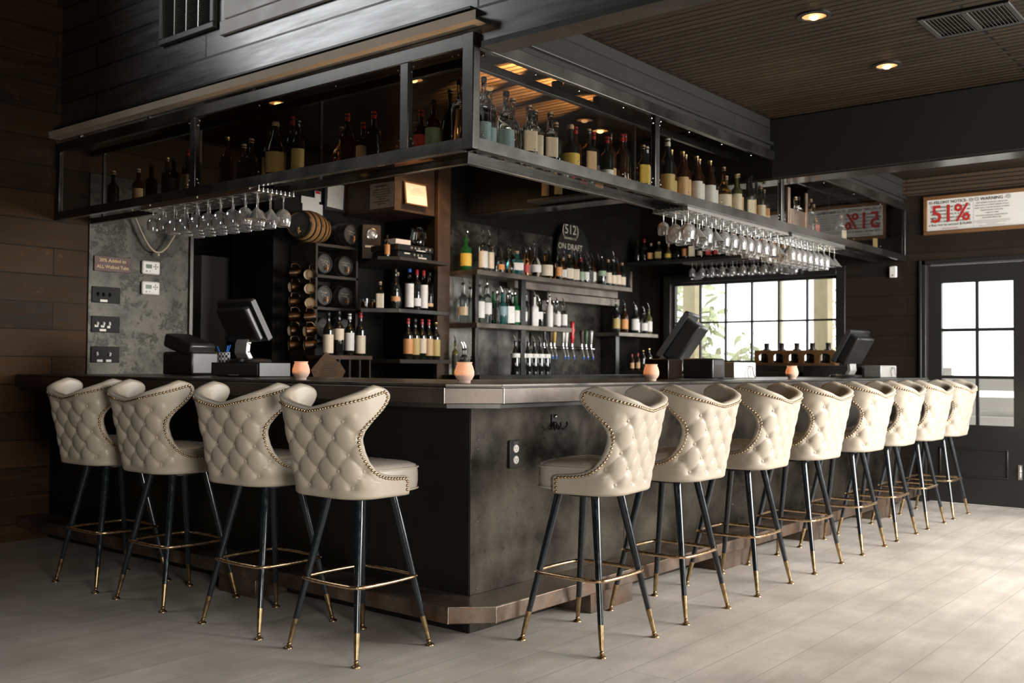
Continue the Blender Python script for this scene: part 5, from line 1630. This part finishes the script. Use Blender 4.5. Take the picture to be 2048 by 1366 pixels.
# wine cubby with bottles
sc_ = tag(MB().box(1.5, 2.63, 2.42, 3.28, 0, .98).build('rear_counter', M['black'], bev=0.004), 'dark rear counter below the barrel rack and niche', 'counter')
wr = thing('wine_cubby', 'low dark wooden wine cubby in front of the barrel rack', 'wine rack', (1.78, 2.86, .98))
MB().box(-.225, .215, -.12, .115, .195, .225).build('top_board', M['wood_brown'], wr, bev=0.002)
for x in (-.215, -.11, -.01, .09, .19):
    MB().box(x, x + .015, -.115, .11, 0, .195).build('divider', M['wood_rack'], wr, bev=0.001)
for i, (x, mt) in enumerate(((1.725, 'cap_white'), (1.825, 'cap_red'), (1.925, 'cap_red'))):
    t = thing('cubby_bottle', 'wine bottle lying in the cubby showing its %s end, %s from the doorway' % ('white' if i == 0 else 'pink', nth(i)), 'bottle', (x, 2.86, .98 + .0365), group='bottles lying in the wine cubby')
    Mr = Matrix.Translation((0, .11, 0)) @ Matrix.Rotation(R(90), 4, 'X')
    MB().lathe(profile('wine', .036, .29)[:-1] + [(0, .29)], 18, Mr).build('bottle_glass', M['dark'], t)
    MB().lathe([(.0152, .235), (.0152, .291), (0, .292)], 14, Mr).build('capsule', M[mt] if i == 0 else M['copper'], t)
row([(1.64, 2.83, 'wine', .0375, .30, 'dark', 'lab_cream', 'cap_black', (.05, .5)), (1.74, 2.83, 'wine', .0375, .315, 'dark', 'lab_cream', 'cap_black', (.36, .62)), (1.845, 2.83, 'wine', .035, .30, 'dark', 'lab_white', 'cap_white', (.12, .56)), (1.955, 2.83, 'wine', .0375, .315, 'dark', 'lab_cream', 'cap_red', (.05, .48))], .98 + .225, 'from the doorway on top of the wine cubby', 'wine bottles on top of the cubby', seed=31)
t = thing('menu_board', 'brown hexagonal wooden menu board leaning behind the candle on the planked-wall run', 'menu', (1.47, 2.62, .98), R(-38))
hexp = [(-.085, .0), (.06, .0), (.115, .11), (.085, .16), (-.02, .25), (-.125, .12)]
mb = MB().prism(hexp, 0, .01)
Mm = Matrix.Rotation(R(80), 4, 'X')
mb.v = [tuple(Mm @ Vector(p)) for p in mb.v]
mb.build('board', simple('menu_brown', (0.10, 0.06, 0.032), 0.55, var=0.3, vscale=40), t, bev=0.001)
mb = MB()
for k in range(9):
    mb.box(-.07 + .004 * k, .05 + .002 * k, .06 + k * .014, .063 + k * .014, .0102, .0107)
mb.v = [tuple(Mm @ Vector(p)) for p in mb.v]
mb.build('printed_lines', M['ink'], t)

# ------------------------------------------------------------------ on the bar
def candle(x, y, label, fill):
    t = thing('candle_holder', label, 'candle', (x, y, 1.062))
    MB().lathe([(0, 0), (.025, 0), (.027, .004), (.026, .010), (.034, .018), (.0415, .034), (.0415, .05), (.035, .072), (.0305, .081), (.0335, .0865), (.0325, .0885), (.0295, .083), (.034, .071), (.0402, .05), (.0402, .035), (.033, .02), (.02, .012), (0, .011)], 28).build('frosted_jar', M['frost'], t)
    MB().lathe([(0, .0115), (.02, .0135), (.032, .022), (.0385, .035), (.0385, fill), (0, fill)], 22).build('wax', M['plastic_white'], t)
    MB().lathe([(0, fill), (.003, fill + .004), (.0045, fill + .01), (.002, fill + .018), (0, fill + .023)], 10).build('flame', M['flame'], t)
    lamp('POINT', 'candle_light', (x, y, 1.062 + fill + .018), 26.0, (1.0, .62, .34), .006)


candle(-.1, 1.0, 'lit frosted candle jar on the planked-wall run of the bar', .03)
candle(-.075, -.03, 'lit frosted candle jar at the clipped corner of the bar', .03)
candle(1.335, -.085, 'lit frosted candle jar on the door-side run, behind the first two stools', .036)
candle(3.12, -.085, 'lit frosted candle jar on the door-side run, nearest the door', .03)


def terminal(x, y, z, rz, label, sc=1.0, deep=0.04, tilt=30):
    """screen faces +y, vented back faces -y"""
    t = thing('till_terminal', label, 'point of sale terminal', (x, y, z), rz)
    MB().lathe([(0, 0), (.115, 0), (.118, .006), (.11, .02), (.06, .028), (0, .03)], 30, Matrix.Diagonal((sc, sc * .92, 1, 1)), power=3).build('foot', M['pos'], t)
    pts = [(0, -.03, .02), (0, -.055, .06), (0, -.05, .11), (0, -.02, .16)]
    mb = MB()
    for (a, b_) in zip(pts, pts[1:]):
        A, B = Vector(a), Vector(b_)
        d = (B - A).normalized()
        Mq = Matrix(((1, 0, 0), (0, -d.z, d.y), (0, d.y, d.z))).transposed() if False else Matrix((Vector((1, 0, 0)), d.cross(Vector((1, 0, 0))), d)).transposed()
        mb.obox((A + B) / 2, (.11, .03, (B - A).length + .012), Mq)
    mb.build('neck', M['silver'], t, bev=0.004)
    T = R(tilt)
    Mt = Matrix.Rotation(T, 3, 'X')
    c = Vector((0, -.045, .245 + (sc - 1) * .12))
    MB().obox(c, (.335 * sc, .035, .27 * sc), Mt).build('bezel', M['pos'], t, bev=0.01, seg=3)
    MB().obox(c + Mt @ Vector((0, -.0165 - deep / 2, -.005)), (.29 * sc, deep + .01, .225 * sc), Mt).build('housing', M['pos'], t, bev=0.016, seg=3)
    MB().obox(c + Mt @ Vector((0, .0176, 0)), (.3 * sc, .002, .225 * sc), Mt).build('screen', simple('dark_screen', (0.01, 0.011, 0.013), 0.08), t)
    mb = MB()
    for s_ in (-1, 1):
        for k in range(15):
            if k == 7:
                continue
            mb.obox(c + Mt @ Vector((s_ * .1675 * sc, 0, -.105 + k * .015)), (.002, .026, .005), Mt)
    mb.build('vent_slots', M['silver'], t)
    for s_ in (-1, 1):
        MB().obox(c + Mt @ Vector((s_ * .1685 * sc, 0, 0)), (.0015, .034, .25 * sc), Mt).build('side_strip', M['plastic_grey'], t)


cdw = thing('cash_drawer', 'wide dark steel cash drawer under the terminal at the planked-wall end', 'cash drawer', (.47, 2.06, 1.062))
MB().box(-.19, .03, -.23, .23, .003, .083).build('case', M['pos'], cdw, bev=0.003)
MB().box(-.196, -.19, -.22, .22, .01, .076).build('drawer_front', M['plastic_grey'], cdw, bev=0.002)
MB().box(-.199, -.196, -.05, .05, .008, .014).build('pull', M['silver'], cdw)
terminal(.4, 2.08, 1.145, R(-90), 'black tilted till terminal on the cash drawer, nearest the steel wall sheet', 1.0)
terminal(2.66, .56, 1.062, R(20), 'large black till terminal silhouetted before the window', 1.32, .1, 34)
terminal(4.88, .22, 1.062, R(-4), 'black till terminal at the door end of the bar', 1.1, .07, 30)
t = thing('receipt_printer', 'black receipt printer beside the cash drawer near the steel wall sheet', 'printer', (.45, 2.76, 1.062))
MB().prism([(-.1, -.16), (.1, -.16), (.1, .16), (-.1, .16)], .003, .15).build('body', M['pos'], t, bev=0.015, seg=3)
MB().obox((-.01, 0, .19), (.19, .3, .09), Matrix.Rotation(R(14), 3, 'X')).build('lid', M['pos'], t, bev=0.02, seg=3)
t = thing('pen_cup', 'checkered pen cup with blue pens in front of the till terminal', 'cup', (.33, 2.235, 1.145))
ck = NT('checker_enamel')
ch_ = ck.n('ShaderNodeTexChecker')
ch_.inputs['Scale'].default_value = 70
ch_.inputs[1].default_value = (.8, .8, .8, 1)
ch_.inputs[2].default_value = (.02, .02, .03, 1)
ck.link(ck.coord(), ch_.inputs[0])
ck.base(ch_.outputs[0])
MB().lathe([(0, 0), (.034, 0), (.036, .06), (.033, .06), (.031, .004), (0, .004)], 18).build('cup_body', ck.m, t)
for i, (dx, dy, l) in enumerate(((-.012, .012, .09), (.01, -.012, .1), (.012, -.002, .095))):
    o = MB().cyl((0, 0, 0), (dx * 1.6, dy * 2.6, l), .0042, n=8).build('blue_pen', M['blue'])
    o.location = (.33 + dx * .3, 2.235 + dy * .3, 1.15)
    tag(o, 'blue pen standing in the checkered cup, %s from the drawer edge' % nth(i), 'pen', 'pens in the checkered cup')


def small_printer(x, y, rz, sx, sy, h, label):
    t = thing('card_printer', label, 'printer', (x, y, 1.062), rz)
    MB().box(-sx / 2, sx / 2, -sy / 2, sy / 2, .003, h).build('case', M['silver'], t, bev=0.004)
    MB().box(sx / 2, sx / 2 + .02, -sy / 2 + .01, sy / 2 - .01, .004, h * .98).build('side_cover', M['silver'], t, bev=0.003)
    MB().tube([(sx * .1, -sy / 2 - .02, .004), (sx * .08, -sy / 2 - .012, .05), (sx * .18, -sy / 2 - .01, .085), (sx * .33, -sy / 2 - .012, .08), (sx * .36, -sy / 2 - .014, .03), (sx * .38, -sy / 2 - .03, .004)], .0028, 6).build('lead', M['cap_black'], t)


small_printer(3.16, .34, R(-18), .2, .16, .112, 'pale silver card printer with a looped lead beside the large till terminal')
small_printer(5.2, .05, R(-18), .2, .16, .1, 'pale silver card printer with a looped lead at the door end of the bar')
t = thing('ticket_printer', 'low black ticket printer on the bar behind the second candle of the door-side run', 'printer', (2.44, .2, 1.062), R(6))
MB().box(-.1, .1, -.1, .1, .003, .13).build('case', M['pos'], t, bev=0.012, seg=3)
MB().box(-.08, .08, -.102, -.1, .09, .12).build('paper_door', M['plastic_grey'], t, bev=0.002)
t = thing('ticket_spike_box', 'dark box with a brown reflective side standing beside the black ticket printer', 'box', (2.22, .36, 1.062), R(4))
MB().box(-.1, .1, -.08, .08, .002, .125).build('case', simple('brown_lacquer_box', (0.014, 0.008, 0.006), 0.2), t, bev=0.006)
# growler carrier by the window
tag(MB().box(5.2, 5.53, .2, .72, 1.062, 1.16).box(5.2, 5.53, .72, 1.4, 1.101, 1.16).build('riser_box', M['black'], bev=0.004), 'low black riser box under the wooden bottle carrier', 'box')
t = thing('bottle_carrier', 'wooden five-slot carrier board on the riser box under the window', 'carrier', (5.4, .87, 1.16))
mb = MB()
n5 = 5
ys = [-.29 + .145 * i for i in range(5)]
prof = [(-.375, .02), (-.375, .135), (.375, .135), (.375, .02)]
for i in range(5):
    y = ys[4 - i]
    prof += [(y + .048, .02), (y + .048, .085), (y + .03, .105), (y - .03, .105), (y - .048, .085), (y - .048, .02)]
vs0 = [(-.052, a, b_) for a, b_ in prof]
vs1 = [(-.032, a, b_) for a, b_ in prof]
k = len(prof)
mb.add(vs0 + vs1, [tuple(range(k)), tuple(range(2 * k - 1, k - 1, -1))] + [(i, i + k, (i + 1) % k + k, (i + 1) % k) for i in range(k)])
mb.build('slotted_board', M['wood_mid'], t)
MB().box(-.032, .06, -.375, .375, .0, .022).build('base_board', M['wood_mid'], t, bev=0.002)
for i, y in enumerate(ys):
    g = thing('pump_bottle', 'black squat-capped bottle in the wooden carrier, %s from the door end' % nth(i), 'bottle', (5.424, .87 + y, 1.1825), group='black bottles in the wooden carrier')
    MB().lathe([(0, 0), (.05, 0), (.053, .006), (.053, .085), (.046, .102), (.03, .11), (0, .11)], 20).build('bottle_glass', M['dark'], g)
    MB().lathe([(0, .108), (.036, .108), (.036, .122), (.022, .126), (.022, .165), (.024, .168), (.024, .178), (0, .178)], 18).build('pump_cap', M['cap_black'], g)

# ------------------------------------------------------------------ outside the window and door
structure('ground', MB().box(5.9, 24, -10, 12, -.4, -.25), M['ground'])
for i, (x, y, wd, lb) in enumerate(((7.4, 1.45, .16, 'square yellowish timber post outside, at the window side nearest the door'), (7.7, 2.06, .05, 'slim pale timber post outside the middle of the window'), (7.4, 3.07, .16, 'square pale timber post outside, at the window side nearest the back bar'))):
    tag(MB().box(x, x + wd, y - wd / 2, y + wd / 2, -.25, 3.6).build('timber_post', M['pine'], bev=0.006), lb, 'post')


def plant(x, y, z, n, seed, spread, ln, mat, label):
    rn = random.Random(seed)
    t = thing('leafy_shrub', label, 'shrub', (x, y, -.25))
    st, lf = MB(), MB()
    for i in range(n):
        a = rn.uniform(0, 6.28)
        hgt = z + .25 + rn.uniform(-.35, .35)
        tip = Vector((spread * math.cos(a) * rn.uniform(.3, 1), spread * math.sin(a) * rn.uniform(.3, 1), hgt))
        pts = [Vector((0, 0, 0)), Vector((tip.x * .3, tip.y * .3, hgt * .5)), tip]
        st.tube(pts, [.012, .008, .003], 5)
        for k in range(9):
            f = rn.uniform(.55, 1)
            p = pts[1].lerp(tip, max(0, (f - .4) / .6))
            d = Vector((rn.uniform(-1, 1), rn.uniform(-1, 1), rn.uniform(-.9, .4))).normalized()
            s = d.orthogonal().normalized()
            l = ln * rn.uniform(.6, 1.2)
            w_ = l * .15
            q = [p, p + d * l * .35 + s * w_, p + d * l * .7 + s * w_ * .7, p + d * l + Vector((0, 0, -.05)), p + d * l * .7 - s * w_ * .7, p + d * l * .35 - s * w_]
            lf.add(q, [(0, 1, 2, 3, 4, 5)])
    st.build('stems', M['twig'], t)
    o = lf.build('leaves', mat, t)
    o['kind'] = 'stuff'


plant(8.3, 3.0, 1.25, 16, 5, .5, .26, M['leaf'], 'pale long-leaved shrub outside the window behind the large till terminal')
plant(9.7, 4.3, 2.2, 14, 8, .6, .34, M['leaf2'], 'taller drooping shrub outside the upper panes behind the timber post')
plant(10.2, 2.1, 1.9, 12, 9, .8, .16, M['leaf'], 'sparse thin-twigged bush outside the middle panes of the window')
t = thing('porch_fan', 'grey ceiling fan of the porch seen through the upper door panes', 'fan', (8.6, -1.55, 2.45))
MB().cyl((0, 0, 0), (0, 0, .5), .02, n=10).build('down_rod', M['fan'], t)
MB().lathe([(0, -.07), (.06, -.06), (.1, -.02), (.1, .03), (.05, .06), (0, .06)], 20).build('motor', M['fan'], t)
for i in range(4):
    a = R(25 + 90 * i)
    Mq = Matrix.Rotation(a, 3, 'Z') @ Matrix.Rotation(R(12), 3, 'X')
    MB().obox(Mq @ Vector((.36, 0, 0)), (.5, .12, .008), Mq).build('blade', M['fan'], t, bev=0.003)
tag(MB().box(7.6, 9.6, -3.5, .3, 2.95, 3.05).build('porch_roof', M['paper_plain']), 'pale porch roof outside the door', 'roof')
t = thing('deck_rail', 'pale board railing across the porch outside the door', 'railing', (7.2, -1.0, -.25))
for k in range(5):
    MB().box(0, .04, -2.2, 1.2, .42 + k * .19, .55 + k * .19).build('rail_board', M['paper_plain'], t, bev=0.003)
for y in (-2.1, -.5, 1.1):
    MB().box(.04, .12, y - .05, y + .05, 0, 1.4).build('post', M['paper_plain'], t)
MB().box(.12, .16, -1.9, .9, .05, 1.0).build('plastic_sheet', simple('sheet_plastic', (0.55, 0.55, 0.54), 0.2), t)
